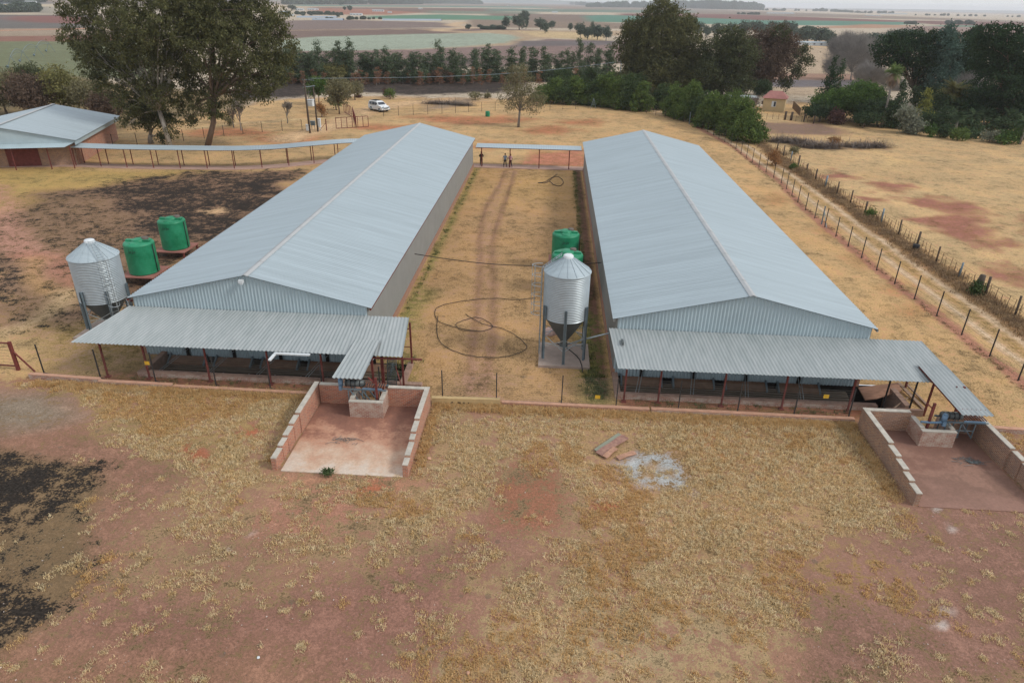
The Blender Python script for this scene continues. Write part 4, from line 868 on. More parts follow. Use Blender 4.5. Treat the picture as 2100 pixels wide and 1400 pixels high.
bl=interp_line([(26,134.3),(22.5,141),(16.8,150.3),(10.7,153),(-1,148),(-13.4,144.2),(-22.4,138.5),(-34.5,132.6)],2.9)
fence(bl,'far thin fence curving behind the two sheds under the tree belt',1.8,M_post,.03,4,wr=.01,foot=False)
bl=interp_line([(-80,96),(-63.7,98.6),(-56,104.2),(-49,112.7),(-43,116),(-40.5,117)],3.2)
fence(bl,'thin fence behind the left covered walkway and tall gum trees',1.7,M_post,.03,4,wr=.01,foot=False)
# steel corner pole (white) and a white stake on the right fence
m=MB(); m.beam((28.0,70.2,0),(28.0,70.2,1.9),.10); m.beam((28.0,70.2,1.4),(28.1,69.0,0),.05); tag(m.build('corner_post',M_leg),'pale grey corner post with a stay on the long fence beside the track','post')
m=MB(); m.beam((25.3,134,0),(25.3,134,2.2),.14); tag(m.build('corner_post',M_leg),'pale grey corner post where the long fence turns behind the right shed','post')
m=MB(); 
for dx in (-.6,.6): m.beam((8.2+dx,150.8,0),(8.2,151,2.2),.07)
m.beam((8.2,151.6,0),(8.2,151,2.2),.07); m.beam((7.8,150.9,.9),(8.6,150.9,.9),.05); tag(m.build('tripod_post',M_leg),'grey three-legged corner stand in the far fence before the green bushes','post')
# old stick fence
of=interp_line([(34.6,40),(34.3,49),(34.3,57),(34.5,68),(34.0,85),(34.4,100),(34.8,113)],3.9)
t=empty('stick_fence',(34.5,40,0),'old stick fence of rough poles and thin droppers along the brown weeds','fence')
for i,(u,v) in enumerate(of):
    m=MB(); m.path([(u,v,-.1),(u+rq.uniform(-.06,.06),v+rq.uniform(-.05,.05),rq.uniform(1.25,1.6))],.085 if i%3 else .11,6); m.build('post',M_pole if i%4 else M_leg,t)
dr=interp_line([(34.6,40),(34.3,49),(34.3,57),(34.5,68),(34.0,85),(34.4,100),(34.8,113)],.75)[:96]
M_stick=mat('dry_stick',C(128,106,84),.9,var=.25,scale=5)
for (u,v) in dr:
    m=MB(); m.path([(u,v,-.05),(u+rq.uniform(-.1,.1),v+rq.uniform(-.12,.12),rq.uniform(.8,1.25))],.026,4); m.build('dropper',M_stick,t)
m=MB()
for z in (.3,.6,.9,1.15): m.path([(u,v,z) for u,v in of],.010,3,cap=False)
m.build('wires',M_wire,t)
# stump with creeper
m=MB(); c=G(2003,600); m.path([(c[0],c[1],0),(c[0],c[1],.9),(c[0]+.05,c[1],1.5)],[.32,.28,.2],8); tag(m.build('tree_stump',M_pole),'thick grey stump standing in the old stick fence, creeper at its foot','stump')
c=G(1877,512); m=MB(); m.lathe((c[0],c[1],0),[(0,0),(.26,0),(.3,.5),(.25,.52),(0,.5)],14); tag(m.build('bucket',M_black),'black bucket hanging low on the old stick fence','bucket')
# yellow fence signs
for (x,y,z,lb) in ((-22.35,32.72,1.35,'small yellow sign on the fence before the left lean-to'),(3.05,32.3,.75,'small yellow sign low on the fence right of the middle silo'),(15.1,32.2,1.5,'small yellow sign on the fence before the right lean-to')):
    m=MB(); m.box(x-.14,x+.14,y-.03,y-.015,z-.11,z+.11); m.box(x-.03,x+.03,y-.034,y-.031,z-.04,z+.06); o=m.build('fence_sign',M_yel); tag(o,lb,'sign','yellow signs on the electric fence')
# front left gate
t=empty('steel_gate',(-32.2,35.0,0),'dark red gate post with a brace at the left edge, beside the kerb wall','gate')
gp=G(38,758); gp2=G(72,762)
m=MB(); m.beam((gp[0],gp[1],-.1),(gp[0],gp[1],1.85),.16); m.build('post',M_red,t)
m=MB(); m.beam((gp[0],gp[1],1.3),(gp2[0],gp2[1],0),.07); m.build('brace',M_red,t)
m=MB(); m.beam((gp[0],gp[1],1.75),(gp[0]-6,gp[1]+.3,1.75),.07); m.beam((gp[0],gp[1],.25),(gp[0]-6,gp[1]+.3,.25),.07); m.build('leaf_rail',M_red,t)
m=MB()
for k in range(8): m.path([(gp[0]-.05,gp[1]-.05,.3+k*.2),(gp[0]-6,gp[1]+.25,.3+k*.2)],.007,3)
m.build('wires',M_wire,t)
# far gates
def gate(p,q,h,n,label,par=None,dbl=True):
    t=empty('steel_gate',(p[0],p[1],0),label,'gate','dark red steel gates'); p=np.array(p);q=np.array(q)
    m=MB(); m.beam((*p,.12),(*q,.12),.08); m.beam((*p,h),(*q,h),.08); m.build('rail',M_red,t)
    for k in range(n): 
        c=p+(q-p)*k/(n-1); m=MB(); m.beam((*c,.12),(*c,h),.08); m.build('upright',M_red,t)
    return t
gate(G(690,265),G(756,261),1.85,7,'dark red gate standing shut at the end of the dirt drive, nearer one')
gate(G(706,231),G(721,240),1.85,6,'dark red gate swung open, the farther one beside the round tree')
p=G(724,240); q=G(731,262); gate(p,q,1.8,9,'narrow rusty slatted gate between the other two gates')
p=G(670,268); m=MB(); m.beam((*p,0),(*p,1.9),.13); m.beam((*p,1.3),(p[0]-1.2,p[1],0),.06); tag(m.build('gate_post',M_red),'single braced gate post right of the meter boxes','post')
# ---------------------------------------------------------------- walkways
wl=[(-61.2,85.0),(-55.5,84.9),(-49,85.3),(-42,86),(-38.5,86.8),(-35,88.4),(-31.5,91.0),(-28,93.3),(-25.5,94.0),(-22,94.4)]
def offs(pts,d):
    o=[]; P_=[np.array(p,float) for p in pts]
    for i,p in enumerate(P_):
        t_=P_[min(i+1,len(P_)-1)]-P_[max(i-1,0)]; t_/=np.linalg.norm(t_); o.append(p+np.array([-t_[1],t_[0]])*d)
    return o
def smooth(pts,step=.5):
    P_=[np.array(p,float) for p in pts]; out=[]
    for i in range(len(P_)-1):
        p0=P_[max(i-1,0)];p1=P_[i];p2=P_[i+1];p3=P_[min(i+2,len(P_)-1)]; n=max(1,int(np.linalg.norm(p2-p1)/step))
        for k in range(n):
            t=k/n; out.append(.5*(2*p1+(-p0+p2)*t+(2*p0-5*p1+4*p2-p3)*t*t+(-p0+3*p1-3*p2+p3)*t**3))
    out.append(P_[-1]); return out
def ribbon(pts,d0,d1,z0,z1,th,name,m_,par=None,rib=0):
    S_=smooth(pts,.5 if not rib else rib/4); a=offs(S_,d0); b=offs(S_,d1); n=len(S_)
    w=np.cos(np.arange(n)*np.pi/2)*.02 if rib else np.zeros(n)
    V=[(p[0],p[1],z0+w[i]) for i,p in enumerate(a)]+[(p[0],p[1],z1+w[i]) for i,p in enumerate(b)]; V+= [(x,y,z-th) for x,y,z in V]
    Q_=[]
    for i in range(n-1):
        Q_+= [(i,i+1,n+i+1,n+i),(2*n+i,3*n+i,3*n+i+1,2*n+i+1),(i,2*n+i,2*n+i+1,i+1),(n+i,n+i+1,3*n+i+1,3*n+i)]
    Q_+=[(0,n,3*n,2*n),(n-1,3*n-1,4*n-1,2*n-1)]
    return npmesh(name,V,Q_,m_,par)
t=empty('covered_walkway',(-61,85,0),'long curved walkway roof on red posts from the brick building to the left shed','walkway','covered walkways')
ribbon(wl,.1,2.3,2.42,2.56,.03,'roof_sheet',M_roof,t,rib=.2)
for d,z in ((.35,2.38),(2.05,2.46)):
    S_=offs(smooth(wl),d); m=MB(); m.path([(p[0],p[1],z-.04) for p in S_],.04,4); m.build('eave_beam',M_red,t)
    for p in interp_line([tuple(x) for x in S_],3.4 if d<1 else 3.3): m=MB(); m.beam((*p,0),(*p,z),.085); m.build('post',M_red,t)
ribbon([(-75,82.2),(-66,84.2)]+wl,-.1,2.0,.06,.06,.12,'path',M_path).update_tag(); pth=bpy.data.objects['path']; tag(pth,kind='structure')
w2=[(-24,93.0),(-10.4,92.9),(-3,92.95),(4.1,93.0),(20,93.2)]
o=ribbon(w2,-1.15,1.05,.062,.062,.12,'path',M_path); tag(o,kind='structure')
t=empty('covered_walkway',(-3,92.3,0),'short straight walkway roof on red posts joining the two sheds at the far end','walkway','covered walkways')
ribbon([(-10.15,93.0),(-3,93.0),(3.85,93.0)],-.95,1.1,2.62,2.78,.03,'roof_sheet',M_roof,t,rib=.2)
m=MB(); m.beam((-10.2,92.2,2.56),(3.9,92.2,2.56),.07,.09); m.beam((-10.2,93.9,2.68),(3.9,93.9,2.68),.06,.08); m.build('eave_beam',M_red,t)
for px in (986,1045,1105,1166):
    u=G(px,346.5)[0]; m=MB(); m.beam((u,92.25,0),(u,92.25,2.55),.12); m.build('post',M_red,t)
# ---------------------------------------------------------------- building on the left
BT=empty('brick_building',(-61.3,86.1,0),'brick building with a low silver gable roof and red door at the left edge','building')
bf=np.array([-.958,-.287]); bs=np.array([-.287,.958]); bc=np.array([-61.35,86.1])
def bp(f,s,z): p=bc+bf*f+bs*s; return (p[0],p[1],z)
m=MB()
def wallq(m,f0,s0,f1,s1,z0,z1,th=.22):
    m.beam(bp(f0,s0,(z0+z1)/2),bp(f1,s1,(z0+z1)/2),th,z1-z0)
wallq(m,0,0,9.0,0,0,3.0); m.build('front_wall',M_brickB,BT); m=MB(); wallq(m,10.6,0,15.4,0,0,3.0); m.build('front_wall',M_brickB,BT)
m=MB(); wallq(m,0,.12,0,18.5,0,3.3); m.build('side_wall',M_brickA,BT)
m=MB(); wallq(m,15.4,.12,15.4,18.5,0,3.3); m.build('side_wall',M_brickA,BT)
m=MB(); wallq(m,0,18.5,15.4,18.5,0,3.3); m.build('back_wall',M_brickB,BT)
m=MB(); wallq(m,4.2,-.14,7.9,-.14,.05,2.55,.05); m.build('door',M_red,BT)
e0,e1,er=-.9,16.3,7.7; zf,zrg=3.35,5.15
sheet('roof_sheet',M_roof,BT,(bp(er,-1.6,zrg),bp(er,19.0,zrg),bp(e0,19.0,zf),bp(e0,-1.6,zf)),pitch=.25,amp=.016)
sheet('roof_sheet',M_roof,BT,(bp(er,-1.6,zrg+.01),bp(er,19.0,zrg+.01),bp(e1,19.0,zf),bp(e1,-1.6,zf)),pitch=.25,amp=.016)
m=MB(); m.beam(bp(er,-1.65,zrg+.05),bp(er,19.05,zrg+.05),.4,.05); m.build('ridge_cap',M_ridge,BT)
m=MB(); m.quad(bp(e0+.2,-1.3,zf-.3),bp(er,-1.3,zf-.3),bp(er,-1.3,zrg-.05),bp(e0+.2,-1.3,zf)); m.quad(bp(er,-1.3,zf-.3),bp(e1-.2,-1.3,zf-.3),bp(e1-.2,-1.3,zf),bp(er,-1.3,zrg-.05)); m.build('gable_sheet',M_gable,BT)
m=MB(); m.beam(bp(e0+.25,-1.3,zf-.3),bp(e0+.25,19,zf-.3),.05,.65); m.build('fascia_sheet',M_gable,BT)
sheet('awning',M_gable,BT,(bp(e0+.3,-1.32,3.05),bp(e1-.3,-1.32,3.05),bp(e1-.3,-2.6,2.72),bp(e0+1.1,-2.6,2.72)),pitch=.2,amp=.016)
for f in (-.2,2.4,6.4,9.5): m=MB(); m.beam(bp(f,-2.2,0),bp(f,-2.2,2.75),.09); m.build('post',M_red,BT)
# ---------------------------------------------------------------- transformer, meter boxes, line
PT=empty('transformer_pole',(-39.5,114.3,0),'two-pole transformer mast with a white transformer box behind the left walkway','utility pole')
p1=G(636,273); p2=G(652,270)
for p in (p1,p2): m=MB(); m.path([(*p,0),(*p,7.3)],[.15,.11],8); m.build('pole',M_pole,PT)
p3=(p1[0]-.6,p1[1]+1.5); m=MB(); m.path([(*p3,0),(*p3,8.2)],[.14,.1],8); m.build('pole',M_pole,PT)
m=MB(); m.beam((p1[0]-.3,p1[1],7.1),(p2[0]+.3,p2[1],7.2),.10); m.beam((p3[0]-.3,p3[1],8.1),(p3[0]+1.6,p3[1]+.2,8.0),.1); m.build('cross_arm',M_leg,PT)
mx_,my_=(p1[0]+p2[0])/2,(p1[1]+p2[1])/2
m=MB(); m.box(mx_-.42,mx_+.42,my_-.5,my_+.4,4.15,5.1); m.box(mx_-.5,mx_+.5,my_-.56,my_+.46,5.1,5.18)
for k in range(5): m.box(mx_-.36+k*.16,mx_-.30+k*.16,my_-.58,my_-.5,4.25,4.9)
m.build('transformer',M_white,PT)
m=MB()
for k in range(3): m.path([(mx_-.25+k*.25,my_,5.18),(mx_-.25+k*.25,my_,5.5)],.05,6)
for x in (p3[0],p3[0]+.7,p3[0]+1.4): m.path([(x,p3[1],8.05),(x,p3[1],8.3)],.05,6)
m.build('insulator',M_black,PT)
def mbox(p,w,d,z0,z1,label,m_=None,legs=False):
    t=MB(); t.box(p[0]-w/2,p[0]+w/2,p[1]-d/2,p[1]+d/2,z0,z1); t.box(p[0]-w/2-.04,p[0]+w/2+.04,p[1]-d/2-.05,p[1]+d/2+.04,z1,z1+.06); t.box(p[0]-w*.38,p[0]+w*.38,p[1]-d/2-.02,p[1]-d/2,z0+.1,z1-.1)
    if z0>.2:
        for s in (-1,1): t.beam((p[0]+s*w*.35,p[1],0),(p[0]+s*w*.35,p[1],z0),.07)
    return tag(t.build('meter_box',m_ or M_white,bevel=0),label,'meter box','meter boxes by the transformer')
q=G(632,270); mbox(q,.5,.4,.15,1.1,'small grey-white box at the foot of the left transformer pole')
q=G(643,266); mbox(q,.75,.4,.7,1.35,'wide grey box mounted between the two transformer poles',M_leg)
q=G(656,268); mbox(q,.5,.4,.55,1.9,'tall white meter box right of the transformer poles')
# overhead lines
m=MB(); a=Vector((p3[0]+.7,p3[1],8.3)); 
q2=G(1270,175); h2=HT(1270,178,128)[2]; b=Vector((q2[0],q2[1],h2))
for dx in (0,.5): m.path([a.lerp(b,k/20)+Vector((dx,0,-1.2*math.sin(math.pi*k/20))) for k in range(21)],.022,4)
m.path([(b.x,b.y,0),(b.x,b.y,h2+.3)],.12,6); m.beam((b.x-.9,b.y,h2),(b.x+.9,b.y,h2),.1)
c=Vector((G(1560,200)[0],G(1560,200)[1],7)); m.path([b.lerp(c,k/16)+Vector((0,0,-1.2*math.sin(math.pi*k/16))) for k in range(17)],.022,4)
tag(m.build('power_line',M_leg),'thin overhead wire with one pole crossing before the tree belt','power line')
# green drum
q=G(1000,239); m=MB(); m.lathe((q[0],q[1],0),[(0,0),(.42,0),(.45,.1),(.42,.35),(.45,.5),(.42,.8),(.42,.95),(.36,.95),(.34,.85),(0,.85)],20); tag(m.build('green_drum',M_green),'small open green drum at the far fence between the sheds','drum')
# ---------------------------------------------------------------- white car
def car(loc,rz,label):
    t=empty('parked_car',(0,0,0),label,'car')
    L_,W_=4.8,1.9
    prof=[(-2.38,.55),(-2.42,.95),(-2.36,1.12),(-2.30,1.62),(-2.12,1.84),(-1.0,1.90),(.2,1.86),(.62,1.74),(1.15,1.24),(1.30,1.17),(2.05,1.05),(2.30,.92),(2.42,.70),(2.40,.42),(1.95,.34),(-1.9,.34),(-2.3,.4)]
    def halfw(z): return .95 if z<1.15 else .95-(z-1.15)*.26
    m=bmesh.new(); L1=[m.verts.new((x,-halfw(z),z)) for x,z in prof]; L2=[m.verts.new((x,halfw(z),z)) for x,z in prof]; n=len(prof)
    # crown the body with an inner row for roundness
    I1=[m.verts.new((x*.985,-halfw(z)*.86,z+(.03 if z>1 else -.0))) for x,z in prof]; I2=[m.verts.new((x*.985,halfw(z)*.86,z+(.03 if z>1 else 0))) for x,z in prof]
    ctr1=m.faces.new(L1); ctr2=m.faces.new(list(reversed(L2)))
    for i in range(n):
        j=(i+1)%n
        m.faces.new((L1[j],L1[i],I1[i],I1[j])); m.faces.new((I1[j],I1[i],I2[i],I2[j])); m.faces.new((I2[j],I2[i],L2[i],L2[j]))
    bmesh.ops.triangulate(m,faces=[ctr1,ctr2]); bmesh.ops.recalc_face_normals(m,faces=m.faces)
    me=bpy.data.meshes.new('body'); m.to_mesh(me); m.free()
    paint=mat('white_paint',C(238,242,244,.8),.3,var=.01,spec=.6); o=link('body',me,paint,t)
    b=o.modifiers.new('b','BEVEL'); b.width=.04; b.segments=2; b.limit_method='ANGLE'; b.angle_limit=R(25)
    g1=[(-2.05,1.22),(-1.98,1.68),(-1.2,1.74),(-1.14,1.2)],[(-1.02,1.2),(-1.08,1.74),(-.1,1.74),(-.06,1.2)],[(.03,1.2),(-.01,1.73),(.42,1.68),(.88,1.24)]
    for s in (-1,1):
        for q in g1:
            mb=MB(); vs=[(x,s*(halfw(z)+.006),z) for x,z in q]; mb.add(vs,[(0,1,2,3) if s>0 else (3,2,1,0)]); mb.build('window',M_glass,t)
    mb=MB(); mb.add([(1.12,-.82,1.285),(1.12,.82,1.285),(.66,.70,1.73),(.66,-.70,1.73)],[(0,1,2,3)]); w=mb.build('windscreen',M_glass,t)
    mb=MB(); mb.add([(-2.40,-.78,1.2),(-2.40,.78,1.2),(-2.34,.7,1.62),(-2.34,-.7,1.62)],[(3,2,1,0)]); mb.build('rear_window',M_glass,t)
    mb=MB(); 
    for k in range(5): mb.beam((-1.7+k*.4,-.62,1.99),(-1.7+k*.4,.62,1.99),.05)
    for s in (-.62,.62): mb.beam((-1.9,s,1.98),(.1,s,1.97),.05)
    mb.build('roof_rack',M_black,t)
    for s in (-1,1):
        for x in (-1.45,1.42):
            mb=MB(); mb.path([(x,s*.74,.38),(x,s*.955,.38)],.39,20); w=mb.build('wheel',M_black,t)
            mb=MB(); mb.path([(x,s*.955,.38),(x,s*.975,.38)],.24,14); mb.build('rim',M_galv,w)
        mb=MB(); mb.add([(2.27,s*.90,.97),(2.37,s*.90,.82),(2.40,s*.50,.80),(2.30,s*.50,.96)],[(0,1,2,3)]); mb.box(2.2,2.41,min(s*.52,s*.88),max(s*.52,s*.88),.80,.93); mb.build('headlight',M_leg,t)
        mb=MB(); mb.box(.78,.92,min(s*.95,s*1.14),max(s*.95,s*1.14),1.18,1.34); mb.build('mirror',paint,t)
    mb=MB(); mb.box(2.36,2.425,-.45,.45,.66,.88); mb.build('grille',M_hop,t)
    mb=MB(); mb.box(-2.3,2.3,-.93,.93,.3,.4); mb.build('underbody',M_black,t)
    t.location=(*loc,0); t.rotation_euler=(0,0,rz); return t
q=G(777,228); car((q[0],q[1]+.3),R(-42),'white off-road car with a dark roof rack parked on the dirt by the gates')
# ---------------------------------------------------------------- people
def skin(name,verts,edges,rad,m_,par,lev=1,root=0):
    me=bpy.data.meshes.new(name); me.from_pydata(verts,edges,[]); me.update(); o=link(name,me,m_,par)
    s=o.modifiers.new('skin','SKIN'); 
    lay=me.skin_vertices[0] if me.skin_vertices else None
    if lay is None: bpy.context.view_layer.objects.active=o; 
    for i,r in enumerate(rad):
        me.skin_vertices[0].data[i].radius=(r if isinstance(r,tuple) else (r,r))
    me.skin_vertices[0].data[root].use_root=True
    sb=o.modifiers.new('sub','SUBSURF'); sb.levels=lev; sb.render_levels=lev; return o
def person(loc,rz,h,skinc,shirt,trous,hairc,label,arms,legs,longh=False,shortsleeve=True,skirt=False):
    t=empty('person',(0,0,0),label,'person'); k=h/1.75
    ms=mat('skin_tone',C(*skinc),.6,var=.03); V=[];E=[];Rr=[]
    def av(p,r): V.append(tuple(x*k for x in p)); Rr.append(r*k if not isinstance(r,tuple) else (r[0]*k,r[1]*k)); return len(V)-1
    pel=av((0,0,.95),(.15,.10)); w=av((0,0,1.10),(.13,.095)); ch=av((0,.01,1.30),(.165,.11)); nb=av((0,.01,1.46),(.075,.07)); nk=av((0,-.005,1.52),.052); hd=av((0,-.01,1.60),(.072,.085)); hd2=av((0,-.01,1.69),(.07,.085)); E+=[(pel,w),(w,ch),(ch,nb),(nb,nk),(nk,hd),(hd,hd2)]
    no=av((0,-.105,1.62),.013); E.append((hd,no))
    for s in (-1,1):
        ea=av((s*.083,0,1.63),.014); E.append((hd,ea))
    P={}
    for s,(el,wr) in zip((-1,1),arms):
        sh=av((s*.185,.01,1.42),.055); e=av(el,.042); wv=av(wr,.028); E+=[(ch,sh),(sh,e),(e,wv)]
        d=np.array(wr)-np.array(el); d/=np.linalg.norm(d); pa=av(tuple(np.array(wr)+d*.06),(.036,.018)); E.append((wv,pa))
        sd=np.cross(d,[0,1,0]); sd/=np.linalg.norm(sd)+1e-9
        for j,(o_,l_) in enumerate(((-.03,.065),(-.01,.078),(.01,.072),(.03,.055))):
            a=av(tuple(np.array(wr)+d*.10+sd*o_),.009); b=av(tuple(np.array(wr)+d*(.10+l_*.6)+sd*o_+np.array([0,-.012,0])),.008); c=av(tuple(np.array(wr)+d*(.10+l_)+sd*o_+np.array([0,-.03,0])),.007); E+=[(pa,a),(a,b),(b,c)]
        th=av(tuple(np.array(wr)+d*.04-sd*.045),.010); t2=av(tuple(np.array(wr)+d*.08-sd*.06),.009); E+=[(wv,th),(th,t2)]
        P[s]=(el,wr)
    for s,(kn,an) in zip((-1,1),legs):
        hp=av((s*.09,0,.90),.095); a=av(kn,.062); b=av(an,.042); f=av((an[0]+s*.02,an[1]-.14,.04),.035); E+=[(pel,hp),(hp,a),(a,b),(b,f)]
    skin('body',V,E,Rr,ms,t,1)
    # shirt
    V=[];E=[];Rr=[]; pl=av((0,0,.84),(.19,.135)); w=av((0,0,1.10),(.168,.125)); c_=av((0,.01,1.31),(.19,.13)); n_=av((0,.01,1.455),(.09,.08)); E+=[(pl,w),(w,c_),(c_,n_)]
    for s,(el,wr) in zip((-1,1),arms):
        sh=av((s*.185,.01,1.42),.072); f=.75 if shortsleeve else 1.; e=av(tuple(np.array((s*.185,.01,1.42))*(1-f)+np.array(el)*f),.058); E+=[(c_,sh),(sh,e)]
        if not shortsleeve: w_=av(wr,.04); E.append((e,w_))
    skin('shirt',V,E,Rr,mat('shirt_cloth',C(*shirt),.9,var=.08,scale=8),t,1)
    V=[];E=[];Rr=[]; pl=av((0,0,1.08),(.16,.115)); p2=av((0,0,.90),(.165,.115)); E.append((pl,p2))
    for s,(kn,an) in zip((-1,1),legs):
        hp=av((s*.09,0,.82),.105); f=.5 if skirt else 1.; a=av(kn,.082 if skirt else .078); E+=[(p2,hp),(hp,a)]
        if not skirt: b=av((an[0],an[1],an[2]+.03),.062); E.append((a,b))
    skin('trousers',V,E,Rr,mat('trouser_cloth',C(*trous),.9,var=.08,scale=8),t,1)
    m=MB(); m.lathe((0,.012*k,1.63*k),[(.0,.155*k),(.05*k,.145*k),(.085*k,.10*k),(.097*k,.04*k),(.09*k,.0*k)],14)
    if longh: m.lathe((0,.05*k,1.45*k),[(.04*k,.0),(.085*k,.06*k),(.095*k,.2*k),(.05*k,.28*k)],10)
    m.build('hair',mat('hair_tone',C(*hairc),.9,var=.1),t)
    m=MB()
    for s in (-1,1): m.lathe((s*.03*k,-.088*k,1.645*k),[(0,-.008),(.009,0),(0,.008)],6)
    m.build('eyes',M_black,t)
    m=MB(); m.box(-.022*k,.022*k,-.097*k,-.088*k,1.572*k,1.582*k); m.build('mouth',M_red,t)
    m=MB()
    for s,(kn,an) in zip((-1,1),legs): m.path([(an[0]*k,(an[1]+.06)*k,.045*k),(an[0]*k,(an[1]-.06)*k,.05*k),((an[0]+s*.02)*k,(an[1]-.19)*k,.035*k)],[.045,.052,.04],8)
    m.build('shoes',M_black,t)
    t.location=(*loc,.065); t.rotation_euler=(0,0,rz); return t
lg=[((-.10,-.01,.50),(-.12,.02,.09)),((.10,-.01,.50),(.12,.02,.09))]
person((-9.5,92.95),R(10),1.80,(96,66,52),(30,30,42),(28,28,32),(22,20,20),'person in dark navy clothes standing alone by the left shed corner',[((-.26,-.02,1.16),(-.12,-.20,1.12)),((.28,-.04,1.18),(.16,-.22,1.16))],lg,shortsleeve=False)
lg2=[((-.14,-.02,.50),(-.20,.02,.09)),((.12,-.03,.50),(.19,.0,.09))]
person((-6.25,92.55),R(5),1.74,(128,92,72),(138,156,176),(70,66,66),(40,32,28),'person in a light blue-grey shirt and grey trousers, middle of the three',[((-.30,.02,1.16),(-.27,-.06,.92)),((.30,.02,1.16),(.27,-.06,.92))],lg2)
lg3=[((-.09,-.04,.50),(-.08,-.06,.09)),((.14,.03,.50),(.24,.06,.09))]
person((-5.55,92.3),R(-8),1.75,(130,92,76),(222,170,180),(56,42,56),(70,42,42),'person in a pink top and dark trousers beside a walkway post, rightmost of the three',[((-.27,-.06,1.16),(-.10,-.22,1.20)),((.29,.02,1.14),(.27,-.10,.94))],lg3,longh=True)
# ---------------------------------------------------------------- vegetation
def leafmat(name,c1,c2,scale=.8,isl=.3,tr=.25):
    k_=1.0 if 'gum' in name else .92 if 'pine' in name else 1.06; c1=tuple(min(255,x*k_) for x in c1); c2=tuple(min(255,x*k_*1.02) for x in c2)
    return mat(name,C(*c1),.75,col2=C(*c2),scale=scale,island=isl,transl=tr,spec=.15,contrast=(.3,.7))
LM={
 'euc':leafmat('gum_leaves',(80,86,56),(122,120,78)),'eucd':leafmat('dark_gum_leaves',(66,76,52),(102,106,70)),
 'eucb':leafmat('brown_gum_leaves',(98,82,72),(124,104,88)),'row':leafmat('row_gum_leaves',(84,100,76),(112,126,94)),'rust':leafmat('scorched_leaves',(136,98,76),(166,124,98)),
 'wat':leafmat('wattle_leaves',(74,96,50),(112,130,68)),'watd':leafmat('dark_wattle_leaves',(62,82,52),(88,104,64)),
 'pine':leafmat('pine_needles',(40,66,44),(66,90,54),scale=.5),'blue':leafmat('blue_conifer_needles',(72,98,88),(100,122,108)),'grn':leafmat('garden_leaves',(58,86,44),(98,122,60)),
 'dk':leafmat('dark_garden_leaves',(52,74,50),(82,98,66)),'yel':leafmat('yellow_cypress_leaves',(118,122,60),(148,146,78)),'gry':leafmat('grey_shrub_leaves',(116,122,104),(146,148,128)),'red':leafmat('red_shrub_leaves',(92,70,66),(114,84,78)),
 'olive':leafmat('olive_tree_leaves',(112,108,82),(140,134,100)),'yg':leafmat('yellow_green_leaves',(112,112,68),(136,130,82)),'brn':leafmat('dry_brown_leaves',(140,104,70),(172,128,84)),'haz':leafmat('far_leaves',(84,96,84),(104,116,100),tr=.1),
}
BK={'white':mat('pale_gum_bark',C(196,188,176),.85,col2=C(150,138,124),scale=2.5,stretch=(1,1,.3)),'brown':mat('brown_bark',C(116,98,84),.9,col2=C(142,122,106),scale=4,stretch=(1,1,.3)),'grey':mat('grey_bark',C(128,120,112),.9,col2=C(154,146,136),scale=4,stretch=(1,1,.3)),'smoky':mat('fine_grey_twigs',C(138,134,130),.95,col2=C(160,154,148),scale=.4,island=.15),'twig':mat('bare_twigs',C(130,118,110),.9,col2=C(146,134,126),scale=1,island=.2)}
DF=2.4
def leafcloud(lobes,dens,npc,leaf,cr,rng,droop=.3,fill=.5,asp=.45):
    Vs=[]
    for (x,y,z,rx,ry,rz) in lobes:
        nc=max(6,int(dens*DF*(rx*rz+rx*ry+ry*rz)/3*4))
        d=rng.normal(size=(nc,3)); d/=np.linalg.norm(d,axis=1)[:,None]
        rad=np.where(rng.uniform(0,1,nc)<fill,rng.uniform(.35,.8,nc),rng.uniform(.78,1.06,nc))[:,None]
        cc=np.array([x,y,z])+d*rad*np.array([rx,ry,rz]); crs=cr*rng.uniform(.6,1.4,(nc,1))
        cc=cc[cc[:,2]>.15]; nc=len(cc); crs=crs[:nc]
        c=np.repeat(cc,npc,0)+rng.normal(size=(nc*npc,3))*np.repeat(crs,npc,0)*np.array([.62,.62,.5])
        Vs.append(c)
    c=np.concatenate(Vs); n=len(c); a=rng.normal(size=(n,3)); a[:,2]-=droop*2.5; a/=np.linalg.norm(a,axis=1)[:,None]
    b=rng.normal(size=(n,3)); b-=a*(a*b).sum(1)[:,None]; b/=np.linalg.norm(b,axis=1)[:,None]
    s=leaf*rng.uniform(.6,1.3,(n,1)); a*=s; b*=s*asp
    V=np.stack([c-a,c+b,c+a,c-b],1).reshape(-1,3); V[:,2]=np.maximum(V[:,2],.02)
    return V,np.arange(n*4).reshape(-1,4)
